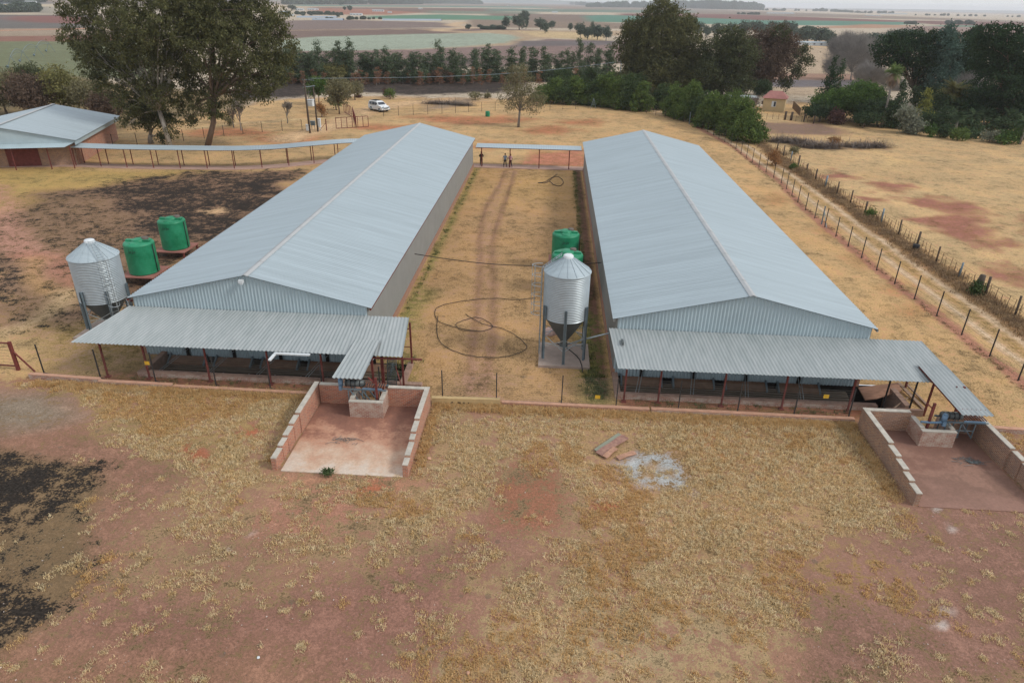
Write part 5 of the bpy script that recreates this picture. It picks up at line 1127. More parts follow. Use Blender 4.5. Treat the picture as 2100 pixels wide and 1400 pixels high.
def limbs(b,lobes,r0,rng,fork=.35,twigs=2,sag=.1,lean=(0,0)):
    m=MB(); b=np.array([b[0],b[1],-.1]); cz=np.array([np.mean([l[i] for l in lobes]) for i in range(3)]); top=max(l[2]+l[5]*.5 for l in lobes)
    F_=np.array([b[0]+(cz[0]-b[0])*fork*.6+lean[0],b[1]+(cz[1]-b[1])*fork*.6+lean[1],min(l[2] for l in lobes)*.55+.2*fork])
    F_[2]=max(F_[2],top*fork*.5)
    m.path([b,b+(F_-b)*.5+np.array([rng.normal()*r0*.5,0,0]),F_],[r0*1.15,r0*.9,r0*.75],8)
    n=len(lobes)
    for l in lobes:
        c=np.array(l[:3]); mid=F_+(c-F_)*.5+np.array([0,0,np.linalg.norm(c-F_)*.10]); rr=r0*.55*min(1,max(.35,(l[3]/3)**.5))
        m.path([F_,F_+(mid-F_)*.5+rng.normal(size=3)*.12*r0*4,mid,c],[rr,rr*.8,rr*.6,rr*.3],6)
        for k in range(twigs):
            d=rng.normal(size=3); d/=np.linalg.norm(d); e=c+d*np.array(l[3:6])*.85; s=mid+(c-mid)*rng.uniform(.3,1)
            m.path([s,(s+e)/2+rng.normal(size=3)*.15,e],[rr*.3,rr*.2,rr*.08],5)
    return m
def tree(name,label,cat,b,lobes,leaf='euc',bark='brown',r0=.3,dens=1.2,npc=26,ls=.16,cr=.5,seed=1,group=None,droop=.3,fork=.35,twigs=2,fill=.5,cn='crown',lean=(0,0),extra=None,trunk=True):
    rg=np.random.default_rng(seed); t=empty(name,(b[0],b[1],0),label,cat,group)
    if trunk: limbs(b,lobes,r0,rg,fork,twigs,lean=lean).build('trunk',BK[bark],t)
    V,Q_=leafcloud(lobes,dens,npc,ls,cr,rg,droop,fill); npmesh(cn,V,Q_,LM[leaf],t)
    if extra:
        for (lb,lf) in extra: V,Q_=leafcloud(lb,dens,npc,ls,cr,rg,droop,fill); npmesh(cn,V,Q_,LM[lf],t)
    return t
def LP(v,lst,dj=.35,seed=0,zs=.9,rs=1.):
    rg=random.Random(seed); out=[]
    for (px,py,r) in lst:
        dv=rg.uniform(-1,1); u,z=PV(px,py,v); u2,_=PV(px+1,py,v); rm=abs(u2-u)*r*rs; vv=v+dv*rm*dj*2; u,z=PV(px,py,vv); out.append((u,vv,z,rm,rm*.95,rm*zs))
    return out
def auto(b,h,w,kind,rg):
    x,y=b; L=[]
    if kind=='round':
        for i in range(9): a=rg.uniform(0,6.28); q=rg.uniform(0,.30)*w; L.append((x+q*math.cos(a),y+q*math.sin(a),h*rg.uniform(.35,.76),w*rg.uniform(.22,.32),w*.27,h*rg.uniform(.16,.24)))
        L.append((x,y,h*.55,w*.36,w*.36,h*.34))
    elif kind=='column':
        for i in range(7): f=i/6; L.append((x+rg.uniform(-.13,.13)*w,y+rg.uniform(-.1,.1)*w,h*(.16+.76*f),w*(.42-.22*f)*rg.uniform(.8,1.15),w*.34*(1-.4*f),h*.12))
    elif kind=='cone':
        for i in range(8): f=i/7; L.append((x+rg.uniform(-.05,.05)*w,y,h*(.08+.84*f),w*(.5-.44*f)*rg.uniform(.9,1.1),w*(.5-.44*f),h*.10))
    elif kind=='bush':
        for i in range(6): a=rg.uniform(0,6.28); q=rg.uniform(0,.3)*w; L.append((x+q*math.cos(a),y+q*math.sin(a),h*rg.uniform(.25,.7),w*.25,w*.25,h*.28))
    elif kind=='feather':
        for i in range(15): a=rg.uniform(0,6.28); f=rg.uniform(.1,.88); q=.36*w*(1-f*.8); L.append((x+q*math.cos(a),y+q*math.sin(a),h*f*.92,w*.15*(1.3-f*.6),w*.15,h*.22))
        L.append((x,y,h*.3,w*.4,w*.4,h*.28))
    return L
def ptree(px,pb,pt,wpx,kind,label,name='tree',cat='tree',leaf='grn',seed=1,ls=.16,dens=1.2,npc=22,cr=.4,group=None,r0=.15,bark='brown',**k):
    u,v,h=HT(px,pb,pt); u2,_=G(px+1,pb); w=wpx*abs(u2-u); rg=random.Random(seed)
    return tree(name,label,cat,(u,v),auto((u,v),h,w,kind,rg),leaf,bark,r0,dens,npc,ls,cr,seed,group,**k)
# the two tall gum trees behind the left walkway
b=G(350,303)
tree('gum_tree','tall gum tree with white forked trunk, leftmost of the two giants behind the walkway','tree',b,
 LP(b[1],[(150,8,34),(205,30,48),(265,70,52),(330,30,66),(380,70,50),(215,110,44),(165,78,26),(135,72,16),(300,130,52),(355,120,44),(235,165,36),(190,140,24),(320,190,36),(270,205,30),(355,185,32),(300,235,24),(345,262,18),(215,-10,50),(300,-30,60),(380,-10,50),(260,255,14),(185,110,26),(420,60,40),(400,10,44),(300,80,50),(250,110,40)],seed=2,rs=1.12),
 'euc','white',.34,dens=1.15,npc=34,ls=.16,cr=.5,seed=2,droop=.45,fork=.45,twigs=3,fill=.3)
b=G(425,301)
tree('gum_tree','tall gum tree with brown trunk, right one of the two giants behind the walkway','tree',b,
 LP(b[1],[(440,20,60),(510,20,44),(545,60,40),(570,40,26),(575,100,34),(500,90,48),(430,100,48),(465,150,42),(530,150,40),(570,150,26),(405,160,34),(420,205,28),(480,190,30),(540,190,20),(392,225,22),(385,250,13),(440,-30,60),(380,140,30),(520,-10,30),(590,120,14),(550,110,34),(400,60,40),(470,60,50),(520,170,30),(440,225,18)],seed=3,rs=1.12),
 'euc','brown',.42,dens=1.15,npc=34,ls=.16,cr=.5,seed=3,droop=.45,fork=.6,twigs=3,fill=.3)
b=G(310,294)
tree('gum_tree','smaller dark gum half hidden behind the white-trunked giant','tree',b,LP(b[1],[(290,240,26),(320,225,28),(270,215,22),(340,245,18),(335,280,14),(300,200,26)],seed=4),'eucd','white',.4,dens=1.6,npc=26,ls=.18,cr=.5,seed=4,droop=.45)
# trees at the far left
for i,(px,pb,pt,w,kd,lf,lb) in enumerate([(15,235,128,130,'round','olive','bare-looking grey-brown tree at the left edge behind the brick building'),(70,240,140,120,'round','eucb','dull brown tree behind the roof of the brick building'),(135,235,125,110,'round','yg','yellow-green bushy tree behind the ridge of the brick building'),(195,240,150,110,'round','olive','olive brown tree between the brick building and the giants'),
   (60,215,125,110,'round','eucd','dark green tree at far left behind the brown ones'),(228,262,180,90,'round','eucb','thin purplish-brown tree left of the white-trunked giant')]):
    ptree(px,pb,pt,w,kd,lb,leaf=lf,seed=20+i,ls=.2,dens=.9,npc=20,cr=.6,r0=.2)
# bare trees: recursive twigs
def bare(name,label,b,h,w,seed,mt='grey',r0=.14,levels=5,n0=5,up=.55,tw=.018,group=None,parts=None,start=.25):
    rg=random.Random(seed); t=empty(name,(b[0],b[1],0),label,'tree',group); m=MB()
    def br(p,d,L,r,lv):
        q=p+d*L*.5+Vector((rg.uniform(-1,1),rg.uniform(-1,1),rg.uniform(-.3,1)))*L*.06; e=p+d*L
        m.path([p,q,e],[max(r,tw),max(r*.8,tw*.9),max(r*.6,tw*.6)],4 if lv>1 else 3,cap=False)
        if lv>=levels: return
        for k in range(rg.choice((3,3,4)) if lv>0 else n0):
            dd=(d+Vector((rg.gauss(0,1)*w/h*1.1,rg.gauss(0,1)*w/h*1.1,rg.uniform(0,1)*up))).normalized()
            br(p+(e-p)*rg.uniform(.45,1) if lv else e,dd,L*rg.uniform(.6,.85)*(1.15 if lv==0 else 1),r*.55,lv+1)
    L0=h*start; br(Vector((b[0],b[1],-.05)),Vector((0,0,1)),L0,r0,0); m.build('trunk' if not parts else parts,BK[mt],t); return t
def BT_(px,pb,pt,wpx,label,seed,**k):
    u,v,h=HT(px,pb,pt); u2,_=G(px+1,pb); return bare('bare_tree',label,(u,v),h,wpx*abs(u2-u)*.5,seed,**k)
BT_(495,268,190,50,'small leafless tree right of the brown-trunked giant',1,levels=5)
BT_(590,253,195,46,'small leafless tree left of the transformer poles',2,levels=5)
BT_(480,262,200,30,'thin leafless sapling beside the brown-trunked giant',3,levels=4)
ptree(443,252,218,30,'bush','round bright green bush between the two giants and the far drive','bush','bush','wat',seed=40,ls=.14)
ptree(472,258,232,22,'bush','dry grey-brown bush near the leafless sapling','bush','bush','olive',seed=41,ls=.12)
for i,(px,pb,pt,w,kd,lf,lb) in enumerate([(696,234,152,78,'round','olive','olive bushy tree beside the farther red gate'),(690,226,190,48,'bush','wat','green clump low on the left side of the olive tree by the gate'),(655,215,150,60,'round','grn','dark green tree behind the transformer poles'),(728,205,160,50,'round','olive','pale olive scrub behind the olive tree by the gate'),(680,170,124,76,'round','yg','yellow-tinged broad tree in front of the tree belt'),
   (660,240,205,20,'bush','brn','small dry bush right of the transformer poles'),(793,200,182,24,'bush','red','rust-red low bush behind the white car'),(800,203,180,22,'bush','wat','thin olive bush behind the white car'),(905,170,140,60,'round','eucb','brown domed leafless-looking bush in front of the tree belt'),
   (975,205,188,36,'bush','olive','low green-grey bush at the right end of the burnt strip'),(735,200,196,14,'bush','red','tiny red bush left of the white car'),(1000,202,190,20,'bush','olive','small dry bush beside the lone tree')]):
    ptree(px,pb,pt,w,kd,lb,'tree' if kd=='round' else 'bush','tree' if kd=='round' else 'bush',lf,seed=50+i,ls=.16,dens=1.1,npc=20,cr=.4,r0=.14)
b=G(1063,261)
tree('lone_tree','slender grey-green tree standing alone behind the gap between the sheds','tree',b,LP(b[1],[(1063,150,22),(1050,175,20),(1080,172,20),(1040,200,20),(1075,200,24),(1100,200,20),(1060,190,20),(1068,142,14),(1092,222,13),(1048,215,13),(1105,212,12)],seed=7,zs=.95),'olive','grey',.22,dens=1.7,npc=20,ls=.13,cr=.55,seed=7,twigs=4,fork=.55,fill=.4)
# gum belt behind the burnt strip
rg=random.Random(9); belt=[]
xs=[576,602,625,646,668,692,712,752,776,802,828,852,896,590,612,636,655,680,700,722,742,760,790,815,840,862,885,905,930,950,975,1000,1022,1045,1070,1092,1115,1138,1160,1185,1205,1225,1248]
tops=[112,108,104,110,106,104,100,106,112,114,108,112,110,100,96,104,92,98,85,84,104,110,96,104,116,98,108,90,95,112,98,94,106,90,88,92,95,108,94,78,92,96,92]
proto=[]
for k in range(5):
    q=random.Random(70+k); V=auto((0,0),10,3.4,'column',q); rgn=np.random.default_rng(70+k)
    tr=limbs((0,0),V,.16,rgn,.6,2); 
    v_,q_=leafcloud(V,1.3,30,.17,.45,rgn,.4,.4)
    me=bpy.data.meshes.new('trunk'); me.from_pydata(tr.v,[],tr.f); me.materials.append(BK['grey'])
    o_=npmesh('crown',v_,q_,LM['row']); cm=o_.data; bpy.data.objects.remove(o_); proto.append((me,cm))
def ordn(n):
    w=['first','second','third','fourth','fifth','sixth','seventh','eighth','ninth','tenth','eleventh','twelfth','thirteenth','fourteenth','fifteenth','sixteenth','seventeenth','eighteenth','nineteenth','twentieth']
    if n<=20: return w[n-1]
    t=['','','twenty','thirty','forty'][n//10]; return t+('-'+w[n%10-1] if n%10 else 'ieth').replace('twentyieth','twentieth') if n%10 else {20:'twentieth',30:'thirtieth',40:'fortieth'}[n]
def inst(name,label,cat,u,v,h,w,k,group,base_h=10.,base_w=3.4,P=None,rz=0):
    t=empty(name,(u,v,0),label,cat,group); t.scale=(w/base_w,w/base_w,h/base_h); t.rotation_euler=(0,0,rz)
    for nm,me in zip(('trunk','crown'),(P or proto)[k%len(P or proto)]):
        o=bpy.data.objects.new(nm,me); COL.objects.link(o); o.parent=t
    return t
GB='slender gums of the belt behind the burnt strip'
for i,(px,tp) in enumerate(sorted(zip(xs,tops))):
    u,v,h=HT(px+rg.uniform(-4,4),rg.uniform(165,173),tp+rg.uniform(-6,8)); inst('belt_gum','slender front-row gum behind the burnt strip, %s from the left'%ordn(i+1),'tree',u,v,h,rg.uniform(3.4,6.0),i,GB,rz=rg.uniform(0,6))
for i in range(28):
    px=570+i*25+rg.uniform(-6,6); u,v,h=HT(px,rg.uniform(148,158),rg.uniform(98,122)); inst('belt_gum','shorter back-row gum behind the burnt strip, %s from the left'%ordn(i+1),'tree',u,v,h,rg.uniform(3.4,5.4),i+2,GB,rz=rg.uniform(0,6))
# scorched lower saplings
protoR=[]
for k in range(3):
    q=random.Random(90+k); V=auto((0,0),10,3.4,'column',q); rgn=np.random.default_rng(90+k); tr=limbs((0,0),V,.14,rgn,.5,2); v_,q_=leafcloud(V,.9,22,.16,.4,rgn,.3,.4)
    me=bpy.data.meshes.new('trunk'); me.from_pydata(tr.v,[],tr.f); me.materials.append(BK['grey']); o_=npmesh('crown',v_,q_,LM['rust']); cm=o_.data; bpy.data.objects.remove(o_); protoR.append((me,cm))
xs2=[600,622,645,665,725,738,752,772,778,795,808,842,862,880,900,925,950,970,985,1003,1030,1055,1075,1105,1180]
for i,px in enumerate(xs2):
    u,v,h=HT(px,rg.uniform(171,176),rg.uniform(136,150)); inst('scorched_sapling','rust-brown scorched sapling below the gum belt, %s from the left'%ordn(i+1),'tree',u,v,h,rg.uniform(2.2,3.2),i,'scorched saplings at the foot of the gum belt',P=protoR,rz=rg.uniform(0,6))
# green wattle bushes in front of the belt, right part
wat=[(1112,206,176,44,0),(1135,212,160,46,0),(1160,214,166,44,1),(1186,214,152,48,0),(1215,215,160,46,1),(1240,218,150,50,0),(1262,222,158,46,0),(1286,224,150,50,1),(1312,228,166,44,0),(1150,190,140,50,1),(1200,190,138,54,1),(1255,190,136,54,0),(1300,200,140,50,1),
 (1386,238,172,54,0),(1412,246,168,58,0),(1440,252,178,56,1),(1462,262,176,60,0),(1488,268,182,66,0),(1510,278,196,64,0),(1532,291,224,58,0),(1360,225,168,46,1)]
order=sorted(range(len(wat)),key=lambda i:wat[i][0]); rank={i:k+1 for k,i in enumerate(order)}
for i,(px,pb,pt,w,d) in enumerate(wat):
    lb='rightmost and lowest bright green wattle bush beside the farm track' if px==1532 else 'feathery green wattle bush edging the fence bend, %s from the left'%ordn(rank[i])
    ptree(px,pb,pt,w*1.45,'feather',lb,'wattle_bush','bush',('wat','watd')[d],seed=100+i,ls=.17,dens=1.5,npc=30,cr=.42,group='wattle bushes at the fence bend',r0=.1,droop=-.4)
ptree(1322,216,192,26,'bush','pale flowering shrub in front of the wattle bushes','bush','bush','gry',seed=130,ls=.14); ptree(1352,212,190,30,'bush','grey-white shrub right of the pale flowering shrub','bush','bush','gry',seed=131,ls=.14)
# big trees right of centre
b=(HT(1360,196,5)[0],HT(1360,196,5)[1])
tree('gum_tree','tallest broad gum tree right of centre, its top reaching the horizon','tree',b,LP(b[1],[(1360,22,26),(1335,45,26),(1385,45,28),(1312,70,30),(1350,75,36),(1400,75,32),(1412,52,14),(1295,58,16),(1292,98,28),(1330,112,40),(1380,115,40),(1418,108,32),(1440,135,28),(1300,135,28),(1345,150,38),(1395,155,36),(1425,165,26),(1320,168,24),(1290,160,22),(1440,165,24),(1460,150,22),(1350,178,26),(1400,180,26)],seed=8,rs=1.15),'euc','grey',.6,dens=1.1,npc=26,ls=.26,cr=.8,seed=8,droop=.3,fill=.3)
b=G(1480,205)
tree('gum_tree','dark spreading gum between the tallest gum and the brown-leaved tree','tree',b,LP(b[1],[(1470,110,26),(1495,85,26),(1520,110,28),(1480,140,28),(1455,150,24),(1505,140,28),(1445,175,18),(1500,172,20),(1470,175,18),(1440,150,22),(1520,175,20),(1500,95,24)],seed=9,rs=1.3),'eucd','grey',.5,dens=1.1,npc=24,ls=.25,cr=.8,seed=9)
b=G(1582,197)
tree('gum_tree','broad tree with brown dying crown and green outer boughs above the yellow house','tree',b,LP(b[1],[(1585,85,32),(1560,110,34),(1605,108,32),(1575,140,32),(1550,150,24),(1620,90,20),(1540,88,26),(1595,135,24)],seed=10,rs=1.15),'eucb','brown',.5,dens=1.1,npc=26,ls=.22,cr=.7,seed=10,fork=.5,twigs=4,extra=[(LP(b[1],[(1640,112,16),(1655,122,14),(1648,100,12),(1630,140,15),(1638,150,13),(1612,160,14),(1540,120,22),(1555,170,18),(1530,165,18),(1610,175,13),(1600,70,20),(1530,140,20)],seed=11),'eucd')])
ptree(1555,205,160,50,'round','dark low tree behind the leafless tree by the yellow house',leaf='dk',seed=140)
BT_(1545,228,186,70,'purplish leafless tree in front of the yellow house',5,levels=5,r0=.2,mt='twig'); BT_(1570,226,192,50,'twiggy leafless shrub touching the red roof',6,levels=5,mt='twig')
# middle-distance gums beyond
far=[(1430,75,46,24),(1448,78,52,16),(1470,76,46,30),(1497,76,48,24),(1523,76,44,28),(1552,74,42,34),(1580,74,42,30),(1606,74,44,22),(1622,76,46,22),(1655,90,52,34),(1680,90,58,34),(1700,95,66,24),(1830,88,62,30),(1852,85,58,32),(1885,82,62,34),(1950,80,64,24),
 (1065,62,30,30),(1074,50,20,22),(1080,60,34,9),(1038,60,34,18),(1108,62,38,26),(1118,69,44,20),(1132,60,42,16),(1170,64,48,10),(1190,78,48,24),(1205,82,54,20),(1225,82,52,24),(1243,84,54,20),(1214,80,42,8),(960,62,50,14),(985,60,50,14),(1010,61,50,16),(1025,61,52,14),
 (1648,86,60,20),(1790,92,66,40),(1815,95,70,30),(1750,92,72,26),(2090,82,68,30),
 (707,22,14,12),(718,24,12,16),(622,34,27,10),(638,33,28,10),(694,36,30,10),(600,22,10,30),(650,10,2,30),(700,12,3,24),(590,40,22,20)]
protoF=[]
for k in range(4):
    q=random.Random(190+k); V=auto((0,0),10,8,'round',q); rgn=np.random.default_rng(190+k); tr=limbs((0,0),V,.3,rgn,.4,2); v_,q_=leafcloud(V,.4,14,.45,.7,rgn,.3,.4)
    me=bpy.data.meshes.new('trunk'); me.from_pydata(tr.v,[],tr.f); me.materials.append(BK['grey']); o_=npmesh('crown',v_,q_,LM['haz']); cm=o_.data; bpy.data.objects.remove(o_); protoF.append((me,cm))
def farlabel(px,pb,i):
    if px<720: return 'small hazy tree near the far farm buildings left of centre, %s from left'%ordn(i)
    if px<1300: return 'distant gum standing in the fields above the gum belt, %s from the left'%ordn(i)
    return 'distant grey-green tree beyond the big gums and garden, %s from the left'%ordn(i)
cnt={}
for (px,pb,pt,w) in sorted(far):
    z=0 if px<720 else (1 if px<1300 else 2); cnt[z]=cnt.get(z,0)+1
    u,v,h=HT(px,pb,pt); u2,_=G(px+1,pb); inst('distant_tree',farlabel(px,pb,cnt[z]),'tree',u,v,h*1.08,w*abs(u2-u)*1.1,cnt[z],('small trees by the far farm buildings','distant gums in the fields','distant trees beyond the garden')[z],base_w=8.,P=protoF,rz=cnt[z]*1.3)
# horizon woods as stuff
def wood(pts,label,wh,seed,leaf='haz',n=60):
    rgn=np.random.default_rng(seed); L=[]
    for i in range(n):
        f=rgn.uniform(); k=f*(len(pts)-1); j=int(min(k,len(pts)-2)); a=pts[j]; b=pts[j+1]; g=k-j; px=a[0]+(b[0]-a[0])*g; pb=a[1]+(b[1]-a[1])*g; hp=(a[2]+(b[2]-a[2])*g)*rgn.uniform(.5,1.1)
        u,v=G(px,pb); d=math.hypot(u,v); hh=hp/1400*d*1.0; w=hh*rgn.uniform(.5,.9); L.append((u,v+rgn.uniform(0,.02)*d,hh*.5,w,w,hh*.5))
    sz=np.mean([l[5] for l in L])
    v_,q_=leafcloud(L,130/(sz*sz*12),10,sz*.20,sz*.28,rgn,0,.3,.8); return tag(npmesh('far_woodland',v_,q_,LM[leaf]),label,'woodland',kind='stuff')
wood([(1200,15,6),(1300,16,10),(1420,18,12),(1490,20,14),(1560,21,10)],'dark blue-grey woodland on the horizon right of the tallest gum',1,1,n=150)
wood([(1560,22,3),(1700,24,5),(1760,27,3),(1840,29,4)],'thin far tree line on the horizon above the garden',1,2,n=60)
wood([(860,8,10),(930,8,9),(985,9,6)],'hazy wood on the skyline above the far farm',1,3,n=80); wood([(580,10,12),(700,9,12),(860,9,12)],'hazy wood along the top edge left of centre',1,4,n=110)
wood([(-60,6,14),(80,5,14)],'bluish wood at the top left corner',1,5,n=60); wood([(-60,27,10),(60,25,13)],'grey scrub belt in the left far fields',1,6,n=60)
wood([(1040,4,3),(1130,7,5),(1200,12,5)],'tiny trees along the horizon at centre',1,7,n=26); wood([(1880,32,3),(2000,34,3),(2100,36,3)],'faint far tree line near the right end of the horizon',1,8,n=20)
wood([(1520,30,3),(1560,31,4)],'short dark hedge in the pink far field',1,9,n=20); wood([(1950,50,5),(2000,51,6)],'short tree row in the red field at right',1,10,n=24); wood([(1862,50,4),(1884,51,6)],'pair of small tree clumps at the red field edge',1,11,n=10)
wood([(985,61,5),(1035,62,6)],'scrubby strip left of the distant gum group',1,12,n=14)
wood([(600,30,5),(660,31,6),(700,32,4)],'scrub around the far farm houses',1,13,n=26); wood([(640,42,4),(720,41,6),(780,40,4)],'scrub beside the far plastic tunnels',1,14,n=20)
wood([(1640,78,18),(1700,84,14)],'dark scrub behind the far white house',1,15,n=30)
wood([(565,170,18),(800,168,14),(1000,168,14),(1260,168,22)],'dark undergrowth filling the foot of the gum belt',1,15,leaf='row',n=120)
# garden at the right
gd=[(1690,236,118,48,'cone','pine','dark pointed conifer left of the round green garden trees'),(1708,228,126,26,'cone','dk','second thin conifer spire right beside the first'),
 (1692,246,178,88,'round','grn','broad bright green garden tree, leftmost at the yellow house side'),(1758,250,160,110,'round','grn','largest rounded bright green tree in the garden front'),(1680,250,205,60,'round','dk','dark low spreading tree right of the yellow house'),
 (1798,258,194,96,'round','dk','dark layered tree at the right of the largest round tree'),(1770,262,228,56,'bush','dk','grey-green shrub right of the dark red bush'),(1718,256,222,36,'bush','red','dark red round bush at the garden edge'),
 (1832,262,170,46,'cone','dk','dark cone conifer right of the tall palm'),(1886,262,184,44,'cone','yel','yellow-green pointed cypress in the garden front'),(1862,274,210,62,'bush','gry','pale grey shrub with bare stems before the cypress'),(1880,276,246,40,'bush','gry','low pinkish-grey shrub at the foot of the pale shrub'),
 (1916,270,216,54,'bush','dk','dense dark shrub right of the yellow cypress'),(1926,262,218,30,'bush','gry','silver-green drooping shrub among the dark ones'),
 (1962,288,260,32,'bush','wat','yellow-green small bush on the paddock edge'),(1990,284,262,40,'bush','dk','dark clipped bush at the paddock edge'),(2028,292,268,34,'bush','gry','bluish low bush at the paddock edge'),(2066,295,262,56,'bush','grn','round leafy bush near the right edge'),(2096,288,240,34,'bush','grn','green bush cut by the right edge of the photo'),
 (1828,262,226,20,'bush','wat','small light green bush between the dark garden masses'),(1935,282,250,34,'bush','dk','low dark bush below the fan palms'),(1905,280,252,30,'bush','grn','low green bush below the silver shrub')]
for i,(px,pb,pt,w,kd,lf,lb) in enumerate(gd):
    nm={'cone':'conifer','round':'garden_tree','bush':'garden_shrub'}[kd]; ptree(px,pb,pt,w*1.1,kd,lb,nm,'tree' if kd!='bush' else 'shrub',lf,seed=200+i,ls=.2,dens=1.3,npc=26,cr=.5,r0=.16)
def lobt(px,pb,lst,leaf,label,seed,name='pine_tree',r0=.4,**k):
    b=G(px,pb); return tree(name,label,'tree',b,LP(b[1],lst,seed=seed,zs=.75,rs=1.35),leaf,'brown',r0,seed=seed,**dict(dict(dens=1.1,npc=26,ls=.24,cr=.7,fill=.3,droop=-.2),**k))
lobt(1876,218,[(1825,98,26),(1815,115,18),(1855,88,24),(1885,85,26),(1915,88,22),(1850,110,24),(1885,112,26),(1840,130,16),(1900,135,22),(1870,140,20),(1890,165,18)],'pine','umbrella pine with open bare limbs below, left of the blue conifer',31)
lobt(1944,222,[(1943,62,10),(1942,78,16),(1938,98,24),(1946,120,28),(1932,135,26),(1945,150,26),(1930,165,24)],'blue','tall blue-green conifer rising highest in the garden',32,'conifer',zs=None) if 0 else lobt(1944,222,[(1943,62,10),(1942,78,16),(1938,98,24),(1946,120,28),(1932,135,26),(1945,150,26),(1930,165,24)],'blue','tall blue-green conifer rising highest in the garden',32,'conifer')
lobt(1972,222,[(1972,95,24),(1985,115,26),(1968,135,26),(1990,140,22),(1975,165,26),(1950,180,20),(1905,185,22),(1920,200,20)],'pine','broad dark pine just right of the blue conifer',33)
lobt(2000,215,[(1993,70,12),(2004,64,10),(2000,82,16),(1990,90,13),(2010,95,12),(2000,115,16)],'pine','narrow two-topped conifer between the dark pines',34,'conifer')
lobt(2055,262,[(2120,150,34),(2130,190,34),(2060,235,26),(2030,76,26),(2065,80,28),(2045,105,34),(2085,110,32),(2030,130,26),(2070,145,36),(2100,150,36),(2050,170,34),(2090,190,36),(2110,225,30),(2080,225,26),(2040,200,26),(2010,225,22)],'pine','huge dark green pine filling the right edge',35,r0=.6)
lobt(1960,255,[(1950,225,22),(1975,235,20),(1930,215,22),(2000,222,24),(2030,240,20),(1985,205,18)],'dk','deep dark thicket below the big pines',36,'thicket',r0=.2)
lobt(2020,240,[(2000,205,24),(2040,225,26),(1985,190,20),(2070,250,22),(2095,255,24),(2020,255,18)],'pine','shadowy dark trees filling the gap under the huge right pine',37,'thicket',r0=.2)
lobt(1905,225,[(1900,205,20),(1920,215,20),(1885,195,16),(1940,205,20),(1925,190,18)],'dk','dark trees under the umbrella pine, behind the yellow cypress',38,'thicket',r0=.2)
lobt(2030,272,[(1935,262,12),(1965,262,12),(2000,262,12),(2040,264,14),(2075,268,14),(2105,270,16),(1985,255,12),(2055,254,14),(2090,250,14)],'dk','low dark undergrowth below the small fan palms',39,'thicket',r0=.06)
# leafless grey trees: one behind the left garden mass, one between the pines
def mist(px,pb,lst,label,seed,n=5200):
    b=G(px,pb); L=LP(b[1],lst,seed=seed); rgn=np.random.default_rng(seed); t=empty('bare_tree',(b[0],b[1],0),label,'tree'); limbs(b,L,.2,rgn,.3,3).build('trunk',BK['smoky'],t)
    F_=np.array([b[0],b[1],1.5]); Vv=[]; 
    for i in range(n):
        l=L[rgn.integers(len(L))]; d=rgn.normal(size=3); d/=np.linalg.norm(d); e=np.array(l[:3])+d*np.array(l[3:6])*rgn.uniform(.3,1.05)
        g=(e-F_); g/=np.linalg.norm(g); g=g+rgn.normal(size=3)*.25; g/=np.linalg.norm(g); s=e-g*rgn.uniform(.8,2.0); w=np.cross(g,[0,1,.2]); w/=np.linalg.norm(w); w*=.015
        Vv+= [s-w*1.3,s+w*1.3,e+w*.4,e-w*.4]
    V=np.array(Vv); V[:,2]=np.maximum(V[:,2],.1); npmesh('twigs',V,np.arange(len(V)).reshape(-1,4),BK['smoky'],t); return t
mist(1745,165,[(1745,100,42),(1720,120,36),(1770,115,38),(1735,80,22),(1765,85,24),(1795,95,22),(1705,135,22),(1790,125,26),(1715,90,20)],'wide leafless grey tree like a puff of smoke behind the left garden trees',41,26000)
mist(1775,185,[(1780,145,30),(1805,150,24),(1765,150,20),(1830,165,26),(1850,178,18)],'leafless grey-brown tree behind the tall palm',42,9000)
mist(1990,232,[(1985,170,30),(2010,175,28),(1965,185,22),(2000,195,26),(1980,200,22)],'leafless pale grey tree in front of the dark pines',43,11000)
# palms
def palm(px,pb,pt,wpx,label,seed,skirt=False,leaf='dk',trunk2=True):
    u,v,h=HT(px,pb,pt); u2,_=G(px+1,pb); R_=wpx*abs(u2-u)/2; rg=random.Random(seed); t=empty('palm_tree',(u,v,0),label,'palm','garden palms')
    c=Vector((u,v,h-R_*.55)); m=MB(); m.path([(u,v,-.1),(u+.1,v,(h-R_)*.5),c],[.28,.2,.2],8); m.build('trunk',BK['grey'],t)
    def frond(m,a,el,L,wd,dr):
        d=Vector((math.cos(a),math.sin(a),0)); p=c.copy(); pts=[]; n=6; e=el
        for i in range(n+1): pts.append(p.copy()); p=p+(d*math.cos(e)+Vector((0,0,math.sin(e))))*L/n; e-=dr/n
        s=Vector((-d.y,d.x,0)); 
        for i in range(n):
            for k in (0,.5):
                q=pts[i].lerp(pts[i+1],k); w=wd*math.sin(math.pi*min(1,(i+k+1)/(n+1)))
                for sg in (-1,1):
                    q2=q+s*sg*w+Vector((0,0,-w*.45))+(pts[i+1]-pts[i])*.6; m.add([q,q+(pts[i+1]-pts[i])*.35,q2],[(0,1,2)])
    m=MB()
    for i in range(46): frond(m,rg.uniform(0,6.28),rg.uniform(-.3,1.35),R_*rg.uniform(.85,1.15),R_*.28,rg.uniform(.6,1.5))
    m.build('fronds',LM[leaf],t)
    if skirt:
        m=MB()
        for i in range(60): frond(m,rg.uniform(0,6.28),rg.uniform(-1.4,-.5),R_*rg.uniform(.8,1.4),R_*.22,.4)
        m.build('dead_skirt',mat('dead_fronds',C(168,142,116),.9,col2=C(136,118,104),scale=1),t)
    return t
palm(1806,262,136,42,'tall palm with a skirt of dead fronds behind the round garden trees',1,True,'wat')
palm(1938,250,168,66,'feather palm with arching yellow-green fronds before the leafless tree',2,False,'yg')
